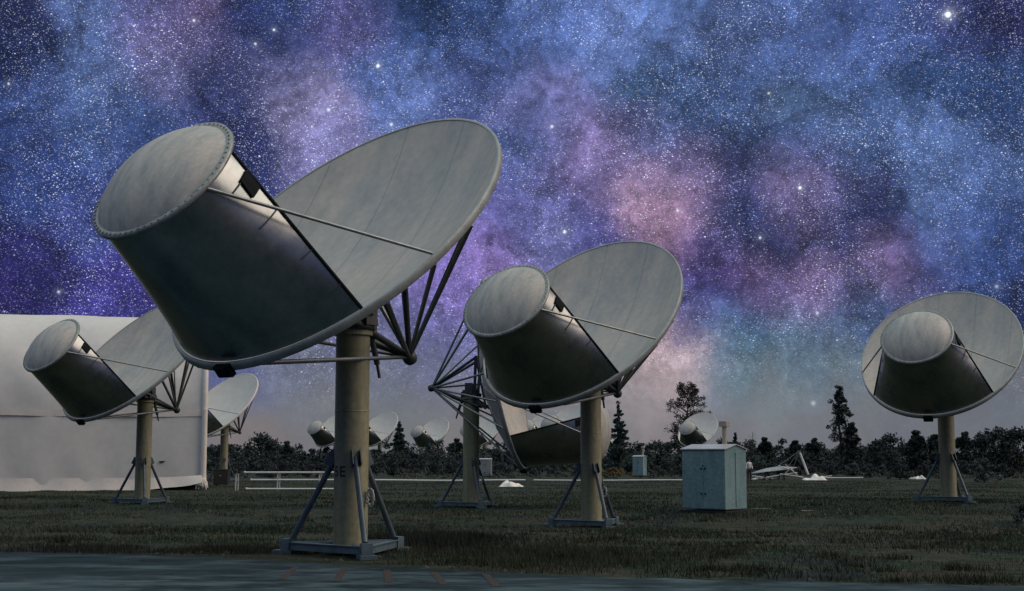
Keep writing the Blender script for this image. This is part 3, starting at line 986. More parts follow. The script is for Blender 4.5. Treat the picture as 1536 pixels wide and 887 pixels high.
def make_person():
    Y = 112.0; X = (1120.8 - 768) / F_PX * Y
    root = empty('person', (X, Y, float(gz(X, Y)))); root.rotation_euler.z = math.radians(20)
    B = [(0, 0, .95), (0, 0, 1.12), (0, -.01, 1.30), (0, 0, 1.46), (0, -.01, 1.53), (0, -.015, 1.62), (0, -.01, 1.72),
         (-.10, 0, .90), (-.11, -.01, .50), (-.11, .02, .09), (-.11, -.12, .04),
         (.10, 0, .90), (.12, -.03, .50), (.13, 0, .09), (.13, -.14, .04),
         (-.19, 0, 1.42), (-.25, .02, 1.14), (-.25, -.06, .90), (-.25, -.10, .80),
         (.19, 0, 1.42), (.24, .0, 1.14), (.22, -.16, .98), (.20, -.24, .93)]
    E = [(0, 1), (1, 2), (2, 3), (3, 4), (4, 5), (5, 6), (0, 7), (7, 8), (8, 9), (9, 10), (0, 11), (11, 12), (12, 13), (13, 14),
         (3, 15), (15, 16), (16, 17), (17, 18), (3, 19), (19, 20), (20, 21), (21, 22)]
    R = [.12, .11, .13, .085, .052, .085, .085, .085, .062, .042, .04, .085, .062, .042, .04, .06, .046, .034, .036, .06, .046, .034, .036]
    skin_mesh('body', B, E, R, M['skin'], root)
    S = [(0, 0, .98), (0, 0, 1.14), (0, -.01, 1.31), (0, 0, 1.45), (-.19, 0, 1.42), (-.25, .02, 1.16), (-.255, -.05, .95), (.19, 0, 1.42), (.245, 0, 1.15), (.225, -.14, 1.0)]
    skin_mesh('shirt', S, [(0, 1), (1, 2), (2, 3), (3, 4), (4, 5), (5, 6), (3, 7), (7, 8), (8, 9)], [.145, .135, .15, .10, .075, .062, .05, .075, .062, .05], M['shirt'], root)
    T = [(0, 0, .96), (-.10, 0, .88), (-.11, -.01, .50), (-.11, .02, .08), (.10, 0, .88), (.12, -.03, .50), (.13, 0, .08)]
    skin_mesh('trousers', T, [(0, 1), (1, 2), (2, 3), (0, 4), (4, 5), (5, 6)], [.135, .105, .08, .068, .105, .08, .068], M['trousers'], root)
    h = MB(); h.lathe([(.095, 1.64), (.105, 1.70), (.10, 1.76), (.07, 1.80), (.0, 1.815)], (0, .012, 0), 16); h.build('hair', M['hair'], root)
    for sx in (-1, 1):
        s_ = MB(); s_.box((sx * .115 + (.01 if sx > 0 else 0), -.05, .045), (.10, .27, .09), taper=.75); s_.build('shoe', M['black'], root, .02)
        e_ = MB(); e_.lathe([(0, -.012), (.012, 0), (0, .012)], (sx * .032, -.098, 1.655), 8); e_.build('eye', M['black'], root)
    f_ = MB(); f_.box((0, -.108, 1.625), (.026, .03, .045), taper=.5); f_.build('nose', M['skin'], root, .006)
    tag(root, 'person in white shirt and dark trousers half hidden behind the cabinet', 'person')


make_person()

# ------------------------------------------------------------------ vegetation
def leaf_quads(C, n_each, rad, size, flat=.8):
    """quads spread round clump centres C (k,3), radii rad (k,)"""
    k = len(C); n = k * n_each
    c = np.repeat(C, n_each, 0); r = np.repeat(rad, n_each)
    d = RNG.standard_normal((n, 3)); d /= np.linalg.norm(d, axis=1)[:, None]
    p = c + d * (r * RNG.random(n) ** .45)[:, None] * np.array([1, 1, flat])
    a = RNG.standard_normal((n, 3)); a /= np.linalg.norm(a, axis=1)[:, None]
    b = np.cross(a, RNG.standard_normal((n, 3))); b /= np.linalg.norm(b, axis=1)[:, None]
    s = size * RNG.uniform(.5, 1.3, n)[:, None]
    V = np.stack([p - a * s, p - b * s * .45, p + a * s, p + b * s * .45], 1)
    return V.reshape(-1, 3), np.arange(4 * n).reshape(-1, 4)


def crown_pts(kind, h, w):
    P, R = [], []
    if kind == 'conifer':
        z = .12 * h
        while z < .97 * h:
            f = 1 - (z / h - .12) / .88
            rr = w / 2 * (f ** .8) * random.uniform(.65, 1.15)
            nb = max(2, int(7 * f + 2))
            for k in range(nb):
                if random.random() < .18: continue
                a = random.uniform(0, 2 * PI)
                for q in (.25, .6, .95):
                    P.append((math.cos(a) * rr * q, math.sin(a) * rr * q, z - .12 * rr * q + random.uniform(-.1, .1))); R.append(.26 * w * .5 * (.35 + .65 * f) * (1.15 - .5 * q))
            z += h * .038 * random.uniform(.8, 1.3)
        P.append((0, 0, h * .98)); R.append(.04 * h)
    elif kind == 'broad':
        for k in range(170):
            t = random.random(); a = random.uniform(0, 2 * PI)
            env = math.sin(PI * (.13 + .84 * t)) ** .6
            r = w / 2 * env * random.random() ** .5
            P.append((r * math.cos(a), r * math.sin(a), h * (.28 + .70 * t))); R.append(w * random.uniform(.07, .12) * (1.15 - .4 * t))
    elif kind == 'ragged':
        for k in range(105):
            t = random.random() ** .8; a = random.uniform(0, 2 * PI)
            env = (1.05 - t) ** .55 * (1 if math.sin(t * 19) > -.5 else .55)
            r = w / 2 * env * random.random() ** .55
            P.append((r * math.cos(a), r * math.sin(a), h * (.06 + .92 * t))); R.append(w * random.uniform(.07, .15) * (1.25 - .65 * t))
    else:  # bush
        for k in range(34):
            a = random.uniform(0, 2 * PI); t = random.random()
            r = w / 2 * (random.random() ** .5) * math.sqrt(max(.05, 1 - t * t))
            P.append((r * math.cos(a), r * math.sin(a), h * (.1 + .82 * t))); R.append(.17 * min(w, h) * random.uniform(.7, 1.3))
    return np.array(P), np.array(R)


def make_tree(name, kind, h, w, m_, n_each, size):
    root = empty(name)
    P, R = crown_pts(kind, h, w)
    V, F = leaf_quads(P, n_each, R, size)
    tri_mesh('crown', V, F, m_, root)
    t = MB()
    r0 = .02 * h + .04
    top = h * (.95 if kind in ('conifer', 'ragged') else .7)
    t.path([(0, 0, -.1), (.02 * h, 0, h * .3), (-.01 * h, .01 * h, h * .6), (0, 0, top)], [r0, r0 * .75, r0 * .5, r0 * .15], 8)
    for k in range(0, len(P), 3):
        q = Vector(P[k]); b0 = Vector((0, 0, max(.1, q.z - .35 * math.hypot(q.x, q.y) - .05 * h)))
        t.tube(b0, q, r0 * .22, r0 * .08, 5, False)
    t.build('trunk', M['bark'], root)
    return root


def place(root, px, Y, label, group=None, cat='tree', s=1, rz=0, sink=0):
    X = (px - 768) / F_PX * Y
    root.location = (X, Y, float(gz(X, Y)) - sink); root.scale = (s, s, s); root.rotation_euler.z = rz
    return tag(root, label, cat, group)


def hh(py, Y, sink=0):
    """height that tops out at pixel row py"""
    return HC + (HOR - py) * Y / F_PX + .45


place(make_tree('conifer_tree', 'conifer', hh(602, 150), 3.4, M['conifer'], 46, .12), 927, 150, 'lone blue green conifer right of the second largest pedestal', 'trees behind the antennas')
place(make_tree('broadleaf_tree', 'broad', hh(571, 235), 7.8, M['brownleaf'], 55, .17), 1031, 235, 'broad grey brown tree behind the tiny dish beside the cabinet vent', 'trees behind the antennas')
place(make_tree('pine_tree', 'ragged', hh(577, 160), 4.4, M['darkneedle'], 70, .13), 1257, 160, 'tall ragged dark pine rising from the treeline, left of the right-hand antenna', 'trees behind the antennas')
place(make_tree('pine_tree', 'ragged', hh(632, 158), 3.2, M['darkneedle'], 40, .17), 1275, 158, 'lower dark pine leaning against the right side of the tallest pine', 'trees behind the antennas')
place(make_tree('conifer_tree', 'conifer', hh(632, 222), 4.6, M['conifer'], 24, .22), 600, 222, 'small blue green conifer left of the small dish that stands between the olive pedestals', 'trees behind the antennas')
place(make_tree('conifer_tree', 'conifer', hh(648, 200), 2.0, M['conifer'], 22, .16), 1101, 200, 'little pointed conifer just right of the cabinet vent', 'trees behind the antennas')
# junipers breaking the line of the woods: two shapes, copied
j0 = make_tree('juniper_tree', 'ragged', 5.0, 3.6, M['juniper'], 44, .2)
j1 = make_tree('juniper_tree', 'bush', 4.6, 5.0, M['juniper'], 60, .22)
jun = [
    (395, 645, 150, 1, 'round dark juniper above the pipe rack'), (432, 656, 170, 0, 'low juniper right of the round one above the pipe rack'),
    (340, 662, 160, 1, 'dark juniper behind the half hidden antenna by the shelter'),
    (1145, 650, 190, 0, 'juniper nearest the right of the little pointed conifer'), (1190, 655, 185, 0, 'juniper between the leaning pole and the tallest pine, right of its neighbour'),
    (1218, 651, 180, 0, 'juniper touching the left side of the tallest pine'), (1310, 655, 172, 0, 'small tuft juniper right of the two pines'),
    (1332, 646, 168, 1, 'broad round juniper left of the right-hand antenna pedestal'), (1371, 640, 165, 0, 'taller pointed juniper just left of the right-hand pedestal'),
    (1398, 646, 168, 0, 'juniper touching the left side of the right-hand pedestal'), (1443, 642, 166, 0, 'juniper touching the right side of the right-hand pedestal'),
    (1480, 640, 160, 1, 'big dark juniper mass second from the right frame edge'), (1522, 637, 158, 1, 'big dark juniper mass at the right frame edge'),
    (686, 652, 210, 0, 'juniper touching the left side of the rear-facing pedestal'), (985, 656, 205, 1, 'juniper left of the broad brown tree'),
]
for i, (px, py, Y, k, lab) in enumerate(jun):
    src = (j0, j1)[k]
    if src.get('used'): o = copy_tree(src)
    else: o = src
    src['used'] = 1
    o['used'] = 1
    s_ = hh(py + 5, Y) / (5.0 if k == 0 else 4.6 * .98)
    place(o, px, Y, lab, 'junipers along the treeline', 'tree', s_, i * 1.3)
# dead snag
sn_ = empty('dead_tree'); q = MB(); q.path([(0, 0, 0), (.05, 0, 2.5), (0, 0, 5.2)], [.09, .06, .02], 6)
q.build('trunk', M['bark'], sn_)
q = MB()
for k in range(12):
    a = k * 2.4; z = 2.2 + k * .24; q.tube((0.03, 0, z), (math.cos(a) * .7, math.sin(a) * .7, z + .35), .025, .008, 5)
q.build('bare_branch', M['bark'], sn_)
place(sn_, 1127, 175, 'thin bare dead tree above the treeline right of the cabinet', 'trees behind the antennas')

# sagebrush in front of the woods
s0 = make_tree('sagebrush', 'bush', 1.25, 1.9, M['sage'], 60, .075)
s1 = make_tree('sagebrush', 'bush', 1.0, 1.5, M['sage'], 60, .07)
k_ = 0
spots = []
for px, Y, s_ in ((1470, 92, 1.25), (1345, 104, 1.2), (1385, 112, 1.1), (1500, 110, 1.2), (1440, 120, 1.1), (1318, 122, 1), (1080, 125, 1.3), (1000, 130, 1.3), (1022, 118, 1.0),
                  (985, 120, .9), (345, 120, 1.3), (365, 126, 1.2), (400, 118, 1.2), (430, 124, 1.3), (462, 117, 1.1), (490, 126, 1.2), (560, 128, 1.3), (592, 121, 1.2), (622, 127, 1.2),
                  (655, 120, 1.1), (680, 126, 1.2), (755, 122, 1.2), (795, 118, 1.1), (830, 125, 1.2), (865, 122, 1.1), (1140, 128, 1.2), (1172, 122, 1.1), (1205, 130, 1.2), (1240, 124, 1.1),
                  (1275, 119, 1.2), (1300, 112, .9), (1541, 42, .7), (410, 108, .8), (700, 132, 1), (940, 133, 1.1), (965, 140, 1.2), (1050, 136, 1.2), (1415, 108, 1), (520, 132, 1)):
    spots.append((px, Y, s_))
for i, (px, Y, s_) in enumerate(spots):
    src = (s0, s1)[i % 2]
    o = src if not src.get('used') else copy_tree(src)
    src['used'] = 1; o['used'] = 1
    lab = 'round grey green sagebrush bush in front of the dark woods'
    if px == 1541: lab = 'dark sagebrush bush at the right frame edge, nearest the viewer'
    if px == 1470: lab = 'large grey green sagebrush right of the right-hand pedestal'
    if px == 1345: lab = 'grey green sagebrush just left of the small white tarp'
    place(o, px, Y * (1.13 if Y > 60 else 1), lab, 'sagebrush bushes in front of the woods', 'bush', s_ * 1.15, i * 2.1)
for o in bpy.data.objects:
    if 'used' in o: del o['used']
tm = make_tree('dry_bush', 'bush', 1.0, 3.4, M['dry'], 80, .1)
place(tm, 922, 142, 'low tan dry bush right of the second largest pedestal', None, 'bush')

# the woods behind, one dark mass
def woods():
    n = 1900
    px = RNG.uniform(-500, 2050, n); Y = RNG.uniform(182, 262, n)
    X = (px - 768) / F_PX * Y
    topz = 3.0 + 1.3 * vnoise(X, Y, .09, 31) + .9 * vnoise(X, Y, .35, 33) - .9
    topz = topz + np.where(px > 1330, 1.0, 0) * np.clip((px - 1330) / 90, 0, 1) + 1.6 * np.clip((px - 1440) / 60, 0, 1) - .7 * np.clip((640 - px) / 100, 0, 1) * (px > 420)
    t = RNG.random(n) ** .7
    z = -.7 + t * (topz + .5)
    C = np.stack([X, Y, z], 1); R = RNG.uniform(.8, 1.8, n) * (1.25 - .75 * t)
    V, F = leaf_quads(C, 95, R, .22, .75)
    # trunks and limbs are lost in the dark; low skirts close the foot
    m = 900
    px = RNG.uniform(-500, 2050, m); Y = RNG.uniform(172, 200, m)
    C2 = np.stack([(px - 768) / F_PX * Y, Y, RNG.uniform(-.4, 1.7, m)], 1)
    V2, F2 = leaf_quads(C2, 50, RNG.uniform(.6, 1.5, m), .30, .8)
    V3 = np.concatenate([V, V2]); F3 = np.concatenate([F, F2 + len(V)])
    tag(tri_mesh('woods', V3, F3, M['woods']), 'dark mass of juniper woods behind the field', 'woods', kind='stuff')
    # low scrub between field and woods
    m = 1500
    px = RNG.uniform(-300, 1850, m); Y = RNG.uniform(122, 176, m)
    k = vnoise(px * .02, Y * .06, 1, 77) > .42
    px, Y = px[k], Y[k]; X = (px - 768) / F_PX * Y
    C = np.stack([X, Y, gz(X, Y) + .12], 1)
    V, F = leaf_quads(C, 36, RNG.uniform(.25, .75, len(X)), .11, .55)
    tag(tri_mesh('scrub', V, F, leaf_mat('scrub_leaves', (.022, .032, .032), (.068, .080, .068), .15)), 'low grey green scrub between the field and the woods', 'scrub', kind='stuff')


woods()

# ------------------------------------------------------------------ sky and light
def lin(c):
    return tuple(((v / 255) / 12.92 if v / 255 <= .04045 else ((v / 255 + .055) / 1.055) ** 2.4) for v in c)


SUN_EL, SUN_AZ = math.radians(34), math.radians(92)     # azimuth from +Y towards +X
sky_pts = [
    (20, 60, 30, 42, 88), (20, 10, 40, 48, 95), (70, 130, 60, 82, 140), (130, 50, 88, 112, 172), (190, 120, 92, 112, 172), (250, 30, 92, 92, 150), (300, 90, 84, 82, 138), (290, 20, 118, 98, 150),
    (345, 30, 52, 54, 105), (385, 60, 34, 46, 98), (375, 190, 40, 50, 104), (330, 150, 60, 66, 120), (440, 30, 52, 70, 130), (520, 45, 98, 94, 158), (450, 160, 140, 134, 182), (490, 200, 128, 124, 180), (430, 110, 92, 100, 158),
    (50, 250, 48, 68, 132), (120, 200, 66, 92, 150), (60, 390, 46, 44, 116), (150, 440, 62, 56, 142), (10, 440, 40, 32, 100), (200, 250, 60, 80, 140), (110, 320, 58, 72, 140),
    (590, 140, 88, 112, 178), (560, 90, 74, 102, 166), (660, 50, 54, 84, 146), (740, 100, 70, 98, 162), (690, 150, 78, 96, 160), (830, 40, 86, 114, 182), (920, 80, 96, 122, 186), (840, 150, 116, 118, 178), (770, 170, 100, 108, 170), (1000, 60, 92, 120, 184),
    (820, 230, 104, 102, 160), (900, 240, 132, 116, 170), (870, 290, 118, 106, 165), (960, 290, 172, 134, 172), (1010, 320, 164, 130, 166), (1050, 260, 120, 106, 156), (980, 215, 96, 102, 160),
    (1090, 190, 62, 86, 142), (1040, 140, 70, 98, 158), (1130, 110, 76, 104, 166), (1100, 300, 62, 66, 126), (1130, 345, 38, 54, 112), (1190, 300, 120, 106, 158), (1230, 270, 92, 92, 148), (1240, 350, 44, 54, 110), (1320, 330, 34, 46, 100), (1190, 220, 66, 90, 148),
    (1280, 210, 82, 112, 170), (1400, 230, 84, 114, 174), (1220, 70, 78, 104, 168), (1330, 80, 66, 90, 152), (1400, 135, 46, 74, 124), (1500, 140, 40, 66, 116), (1500, 20, 42, 44, 100), (1440, 40, 58, 68, 128), (1290, 140, 62, 90, 148), (1480, 250, 74, 102, 160),
    (1430, 330, 70, 96, 158), (1510, 330, 50, 74, 132), (1525, 420, 28, 42, 94), (1480, 400, 48, 74, 138), (1390, 400, 64, 78, 142),
    (1080, 400, 82, 68, 136), (1050, 370, 92, 78, 150), (1150, 420, 112, 92, 150), (1210, 430, 118, 96, 152), (1300, 400, 116, 96, 152), (1340, 370, 92, 84, 142), (1120, 470, 74, 92, 138), (1200, 480, 88, 98, 142), (1270, 460, 62, 80, 132),
    (740, 370, 122, 104, 188), (690, 420, 132, 112, 190), (720, 310, 118, 116, 186), (840, 340, 116, 118, 186), (800, 300, 100, 100, 165), (670, 490, 118, 114, 178), (640, 540, 116, 118, 152),
    (1150, 520, 66, 108, 138), (1110, 505, 72, 110, 142), (1190, 520, 80, 114, 140), (1080, 520, 96, 120, 144), (1230, 540, 96, 118, 146), (1040, 480, 100, 96, 150), (1010, 520, 176, 150, 160), (1035, 550, 165, 145, 152), (985, 545, 172, 150, 156), (1000, 590, 150, 138, 146), (970, 570, 150, 138, 150), (1080, 570, 118, 126, 146), (1160, 580, 110, 124, 142), (1260, 580, 112, 120, 138),
    (1290, 500, 70, 96, 142), (420, 560, 108, 112, 138), (350, 540, 92, 98, 150), (460, 620, 112, 112, 122), (600, 560, 112, 116, 136), (620, 620, 114, 114, 122), (560, 500, 118, 118, 165),
    (1100, 640, 114, 112, 122), (1000, 640, 126, 118, 126), (1200, 640, 112, 110, 122), (1320, 640, 106, 106, 118), (1480, 620, 104, 107, 120), (1450, 660, 108, 108, 118), (700, 660, 120, 114, 120), (400, 660, 122, 112, 116), (900, 640, 122, 116, 124),
    (230, 600, 112, 112, 125), (50, 600, 112, 112, 125),
]
sky_pts += [
    (392, 85, 36, 48, 102), (394, 150, 40, 52, 106), (390, 205, 48, 56, 114), (325, 150, 48, 64, 120), (340, 75, 78, 74, 122), (372, 20, 38, 54, 108), (215, 165, 56, 82, 140), (150, 200, 64, 90, 150), (120, 120, 84, 112, 170),
    (240, 85, 112, 100, 152), (255, 115, 106, 108, 162), (30, 200, 46, 66, 124), (30, 260, 42, 62, 124), (200, 230, 52, 76, 138), (90, 270, 48, 68, 132), (430, 130, 138, 130, 180), (452, 150, 152, 144, 190), (480, 190, 138, 132, 190), (412, 112, 102, 102, 156),
    (560, 20, 52, 76, 132), (600, 35, 50, 78, 136), (650, 50, 52, 80, 138), (540, 40, 100, 94, 158), (620, 140, 104, 128, 194), (780, 150, 118, 120, 180), (690, 120, 66, 82, 138), (720, 130, 72, 84, 140), (985, 150, 58, 92, 136), (950, 205, 72, 74, 120), (790, 215, 70, 98, 162), (850, 240, 122, 106, 162), (970, 280, 155, 126, 162),
    (1110, 85, 68, 90, 140), (1060, 130, 54, 80, 124), (1200, 140, 54, 80, 124), (1190, 160, 88, 116, 158), (1250, 150, 60, 88, 136), (1320, 130, 60, 86, 134), (1430, 130, 42, 70, 120), (1490, 140, 38, 64, 116), (1100, 190, 54, 78, 120), (1140, 205, 52, 74, 116), (1090, 235, 56, 58, 108), (1240, 195, 86, 112, 168), (1210, 235, 54, 78, 130), (1290, 245, 56, 80, 136), (1460, 45, 42, 56, 110), (1520, 20, 46, 46, 102),
    (970, 300, 178, 142, 168), (985, 262, 106, 94, 146), (925, 255, 108, 100, 156), (895, 235, 134, 114, 168), (860, 295, 64, 78, 148), (1000, 325, 172, 130, 160), (1050, 310, 122, 98, 140), (1100, 330, 44, 62, 114), (1140, 335, 36, 58, 114), (1125, 362, 44, 54, 108), (1080, 345, 84, 78, 128), (1180, 290, 130, 112, 158), (1190, 318, 122, 104, 158), (1120, 400, 136, 100, 138), (1150, 385, 50, 50, 100), (840, 350, 124, 126, 194), (900, 340, 82, 80, 152), (740, 380, 156, 128, 194), (760, 330, 106, 112, 188),
    (1090, 345, 42, 60, 110), (1140, 352, 40, 58, 108), (1200, 350, 42, 50, 96), (1250, 337, 38, 46, 94), (1300, 337, 34, 44, 90), (1325, 330, 32, 46, 92), (1290, 300, 68, 70, 120), (1300, 400, 130, 108, 152), (1330, 402, 120, 100, 148), (1365, 405, 68, 62, 106), (1260, 410, 56, 54, 100), (1220, 400, 126, 104, 148), (1090, 410, 100, 74, 140), (1150, 440, 66, 58, 108), (1200, 445, 120, 94, 142), (1230, 462, 120, 104, 148), (1280, 455, 56, 58, 100), (1390, 330, 92, 120, 180), (1400, 385, 80, 94, 158), (1500, 400, 44, 70, 128), (1180, 482, 98, 100, 140), (1090, 490, 64, 92, 130), (1250, 490, 78, 100, 136), (1060, 440, 58, 64, 136),
    (1080, 480, 60, 88, 138), (1100, 530, 86, 114, 138), (1200, 540, 92, 118, 140), (1110, 560, 102, 124, 132), (1260, 560, 104, 124, 132), (1180, 582, 120, 130, 138), (1000, 530, 172, 146, 152), (990, 548, 178, 154, 156), (1012, 570, 172, 154, 156), (960, 592, 156, 144, 148), (1150, 610, 124, 124, 130), (1280, 620, 116, 115, 122),
]
stars_px = [(1422, 22, 3.0, 1.9), (567, 99, 1.3, 1.5), (847, 348, .9, 1.6), (828, 190, .8, 1.4), (587, 187, .7, 1.5), (1200, 282, 1.2, 1.3), (1220, 605, .28, 2.2), (291, 31, .9, 1.2), (411, 45, .8, 1.1), (383, 66, .7, 1.1),
            (1140, 357, .7, 1.2), (493, 165, .6, 1.5), (88, 438, .6, 1.3), (13, 126, .6, 1.0), (1153, 140, .6, 1.1), (1226, 470, .5, 1.4), (706, 325, .6, 1.5), (468, 190, .5, 1.1), (1495, 430, .4, 1.6), (690, 290, .5, 1.3), (1016, 316, .6, 1.1)]


def make_world():
    w = bpy.data.worlds.new('World'); sc.world = w; w.use_nodes = True
    nt = w.node_tree; N = nt.nodes; L = nt.links
    N.clear()
    out = N.new('ShaderNodeOutputWorld')
    tc = N.new('ShaderNodeTexCoord')
    dr = N.new('ShaderNodeVectorMath'); dr.operation = 'NORMALIZE'; L.new(tc.outputs['Generated'], dr.inputs[0]); dirv = dr.outputs[0]

    def math_(op, a, b=None, c=None, clamp=False):
        n = N.new('ShaderNodeMath'); n.operation = op; n.use_clamp = clamp
        for i, v in enumerate((a, b, c)):
            if v is None: continue
            if isinstance(v, (int, float)): n.inputs[i].default_value = v
            else: L.new(v, n.inputs[i])
        return n.outputs[0]

    def vmath(op, a, b=None, c=None, s=None):
        n = N.new('ShaderNodeVectorMath'); n.operation = op
        for i, v in enumerate((a, b, c)):
            if v is None: continue
            if isinstance(v, tuple): n.inputs[i].default_value = v
            else: L.new(v, n.inputs[i])
        if s is not None:
            if isinstance(s, (int, float)): n.inputs['Scale'].default_value = s
            else: L.new(s, n.inputs['Scale'])
        return n.outputs['Value' if op == 'DOT_PRODUCT' else 'Vector']

    def noise(v, s, d, r=.6, out_='Fac'):
        n = N.new('ShaderNodeTexNoise'); n.inputs['Scale'].default_value = s; n.inputs['Detail'].default_value = d; n.inputs['Roughness'].default_value = r
        L.new(v, n.inputs['Vector']); return n.outputs[out_]

    def rng(v, a, b, c, d, smooth=False):
        n = N.new('ShaderNodeMapRange'); n.interpolation_type = 'SMOOTHSTEP' if smooth else 'LINEAR'
        for k, q in zip(('From Min', 'From Max', 'To Min', 'To Max'), (a, b, c, d)): n.inputs[k].default_value = q
        L.new(v, n.inputs['Value']); return n.outputs[0]
    # ragged edges: bend the direction with noise before looking the clouds up
    wob = vmath('SUBTRACT', noise(dirv, 14, 9, .70, 'Color'), (.5, .5, .5))
    dw = vmath('NORMALIZE', vmath('ADD', dirv, vmath('SCALE', wob, s=.07)))
    # the band laid out as rows of colour by height, each row a ramp by compass direction
    sxw = N.new('ShaderNodeSeparateXYZ'); L.new(dw, sxw.inputs[0])
    az_ = math_('ARCTAN2', sxw.outputs['X'], sxw.outputs['Y'])
    azf = [rng(az_, -AZR, 0, 0, 1), rng(az_, 0, AZR, 0, 1)]
    half = math_('GREATER_THAN', az_, 0.0)
    P0 = np.array([(p[0], p[1]) for p in sky_pts], float)
    C0 = np.array([lin(p[2:]) for p in sky_pts]); lu = (C0 @ np.array([.25, .6, .15]))[:, None]
    C0 = lu + (C0 - lu) * .92
    zs = np.sin(np.radians(np.linspace(.4, 19.4, 19)))
    neb = None
    for i, z in enumerate(zs):
        rows = []
        for hf in (0, 1):
            n = N.new('ShaderNodeValToRGB'); el_ = n.color_ramp.elements
            n.color_ramp.interpolation = 'LINEAR'
            for k in range(30):
                t = k / 29
                az = -AZR * (1 - hf) + AZR * t; ce = math.sqrt(1 - z * z)
                d = Vector((math.sin(az) * ce, math.cos(az) * ce, z))
                w_ = d.dot(CF); px = 768 + F_PX * d.x / w_; py = 443.5 - F_PX * d.dot(CU) / w_
                wt = np.exp(-((P0[:, 0] - px) ** 2 + (P0[:, 1] - py) ** 2) / (2 * 23.0 ** 2)) + 40.0 / (20 + np.hypot(P0[:, 0] - px, P0[:, 1] - py)) ** 4
                c = (wt[:, None] * C0).sum(0) / wt.sum()
                e = el_[0] if k == 0 else (el_.new(t) if k < 29 else el_[len(el_) - 1])
                e.position = t; e.color = (*c, 1)
            L.new(azf[hf], n.inputs['Fac']); rows.append(n.outputs['Color'])
        m0 = N.new('ShaderNodeMix'); m0.data_type = 'RGBA'; L.new(half, m0.inputs[0]); L.new(rows[0], m0.inputs[6]); L.new(rows[1], m0.inputs[7])
        if neb is None: neb = m0.outputs[2]
        else:
            m_ = N.new('ShaderNodeMix'); m_.data_type = 'RGBA'
            L.new(rng(sxw.outputs['Z'], zs[i - 1], z, 0, 1), m_.inputs[0]); L.new(neb, m_.inputs[6]); L.new(m0.outputs[2], m_.inputs[7])
            neb = m_.outputs[2]
    # dust texture
    fa = noise(dw, 18, 10, .72); fa.node.inputs['Distortion'].default_value = .5
    f1 = rng(fa, .34, .68, .40, 1.48)
    fb = rng(noise(dw, 52, 7, .74), .33, .67, .70, 1.30)
    f2 = rng(noise(dirv, 190, 4, .75), .3, .7, .66, 1.34)
    sx = N.new('ShaderNodeSeparateXYZ'); L.new(dirv, sx.inputs[0]); zz = sx.outputs['Z']
    hz = rng(zz, .02, .11, 0, 1, True)                 # haze swallows texture and stars low down
    tex = math_('MULTIPLY', math_('MULTIPLY', f1, fb), f2)
    tex = math_('ADD', math_('MULTIPLY', math_('SUBTRACT', tex, 1.0), math_('MULTIPLY_ADD', hz, .88, .12)), 1.0)
    neb = vmath('SCALE', neb, s=math_('MULTIPLY', tex, math_('MULTIPLY_ADD', hz, -.25, SKY_GAIN + .25)))
    lowt = N.new('ShaderNodeMix'); lowt.data_type = 'RGBA'; L.new(hz, lowt.inputs[0]); lowt.inputs[6].default_value = (.97, 1.03, .99, 1); lowt.inputs[7].default_value = (.98, 1, 1.04, 1)
    neb = vmath('MULTIPLY', neb, lowt.outputs[2])
    # overhead, out of view, the band fades into a pale glow added to light the dishes
    up = rng(zz, .36, .70, 0, 1, True)
    mx = N.new('ShaderNodeMix'); mx.data_type = 'RGBA'; L.new(up, mx.inputs[0]); L.new(neb, mx.inputs[6]); mx.inputs[7].default_value = (*ZENITH_FILL, 1)
    col = mx.outputs[2]
    # stars: three sizes, slightly drawn out sideways
    sv = N.new('ShaderNodeMapping'); sv.inputs['Rotation'].default_value = (0, math.radians(-18), 0); sv.inputs['Scale'].default_value = (.68, 1, 1)
    L.new(dirv, sv.inputs['Vector'])
    dens = rng(noise(dirv, 12, 5), .36, .64, .35, 1.45)
    for S, rad, amp, pw in ((1150, .50, .62, 2.2), (580, .32, .95, 3.2), (270, .17, 1.2, 4.5), (95, .055, 1.5, 3.5)):
        v = N.new('ShaderNodeTexVoronoi'); v.inputs['Scale'].default_value = S; L.new(sv.outputs[0], v.inputs['Vector'])
        core = rng(v.outputs['Distance'], rad, rad * .15, 0, 1, True)
        sc_ = N.new('ShaderNodeSeparateColor'); L.new(v.outputs['Color'], sc_.inputs[0])
        br = math_('POWER', sc_.outputs[0], pw)
        amt = math_('MULTIPLY', math_('MULTIPLY', core, br), math_('MULTIPLY', hz, amp))
        if S > 100: amt = math_('MULTIPLY', amt, math_('MULTIPLY', dens, f1))
        tint = N.new('ShaderNodeMix'); tint.data_type = 'RGBA'; L.new(sc_.outputs[1], tint.inputs[0])
        tint.inputs[6].default_value = (.66, .82, 1, 1); tint.inputs[7].default_value = (.95, .92, 1, 1)
        col = vmath('ADD', col, vmath('SCALE', tint.outputs[2], s=amt))
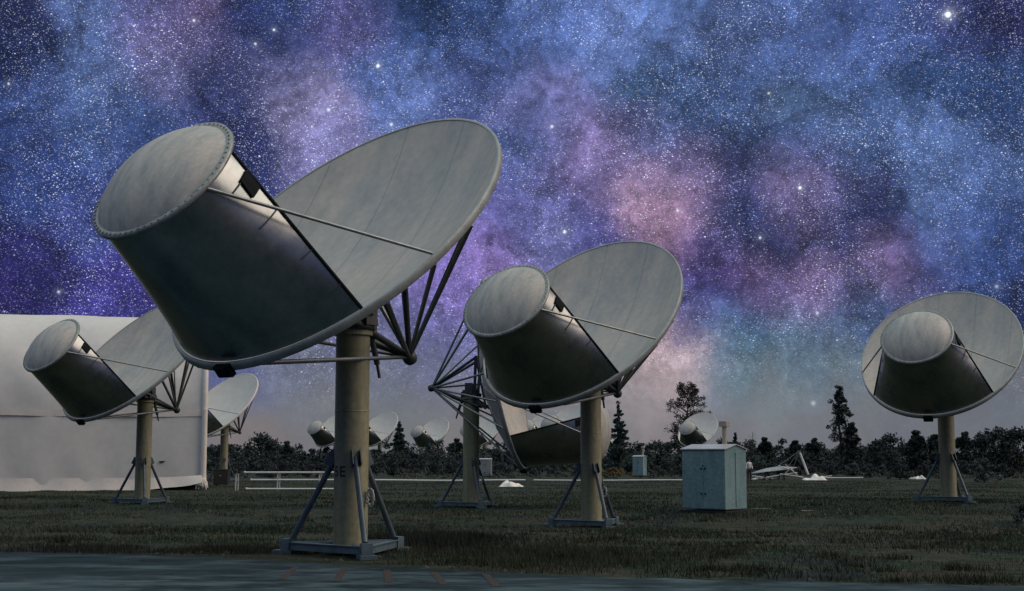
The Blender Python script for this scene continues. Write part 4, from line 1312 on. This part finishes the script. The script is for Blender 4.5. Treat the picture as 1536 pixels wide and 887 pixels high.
    for px, py, a, rpx in stars_px:
        d = ray(px, py).normalized(); k = 1 / (rpx / F_PX) ** 2
        dp = math_('SUBTRACT', vmath('DOT_PRODUCT', dirv, tuple(d)), 1.0)
        e = math_('ADD', math_('EXPONENT', math_('MULTIPLY', dp, k)), math_('MULTIPLY', math_('EXPONENT', math_('MULTIPLY', dp, k / 16)), .07))
        col = vmath('MULTIPLY_ADD', e, (a * .85, a * .93, a), col)
    bg = N.new('ShaderNodeBackground'); L.new(col, bg.inputs['Color']); bg.inputs['Strength'].default_value = 1.0
    sk = N.new('ShaderNodeTexSky'); sk.sky_type = 'NISHITA'; sk.sun_disc = False
    sk.sun_elevation = SUN_EL; sk.sun_rotation = SUN_AZ; sk.dust_density = 3
    b2 = N.new('ShaderNodeBackground'); L.new(sk.outputs[0], b2.inputs['Color']); b2.inputs['Strength'].default_value = .002
    ad = N.new('ShaderNodeAddShader'); L.new(bg.outputs[0], ad.inputs[0]); L.new(b2.outputs[0], ad.inputs[1])
    L.new(ad.outputs[0], out.inputs['Surface'])
    w.cycles.sampling_method = 'MANUAL'; w.cycles.sample_map_resolution = 512


SKY_GAIN = 0.79
AZR = math.radians(25)
ZENITH_FILL = (.585, .675, .69)  # unseen glow overhead, added as fill light for the dishes
make_world()
sun = bpy.data.lights.new('sun', 'SUN'); sun.energy = 1.6; sun.angle = math.radians(52); sun.color = (1, .76, .57)
so = bpy.data.objects.new('sun', sun); COL.objects.link(so)
sd = Vector((math.sin(SUN_AZ) * math.cos(SUN_EL), math.cos(SUN_AZ) * math.cos(SUN_EL), math.sin(SUN_EL)))
so.rotation_euler = sd.to_track_quat('Z', 'Y').to_euler()
so.location = sd * 60

vs = sc.view_settings
vs.view_transform = 'Standard'; vs.look = 'None'; vs.gamma = 1; vs.exposure = 0; vs.use_curve_mapping = False
sc.render.engine = 'CYCLES'
sc.cycles.use_denoising = True
sc.cycles.denoiser = 'OPENIMAGEDENOISE'
sc.cycles.max_bounces = 5; sc.cycles.diffuse_bounces = 3; sc.cycles.glossy_bounces = 3
sc.cycles.sample_clamp_indirect = 4
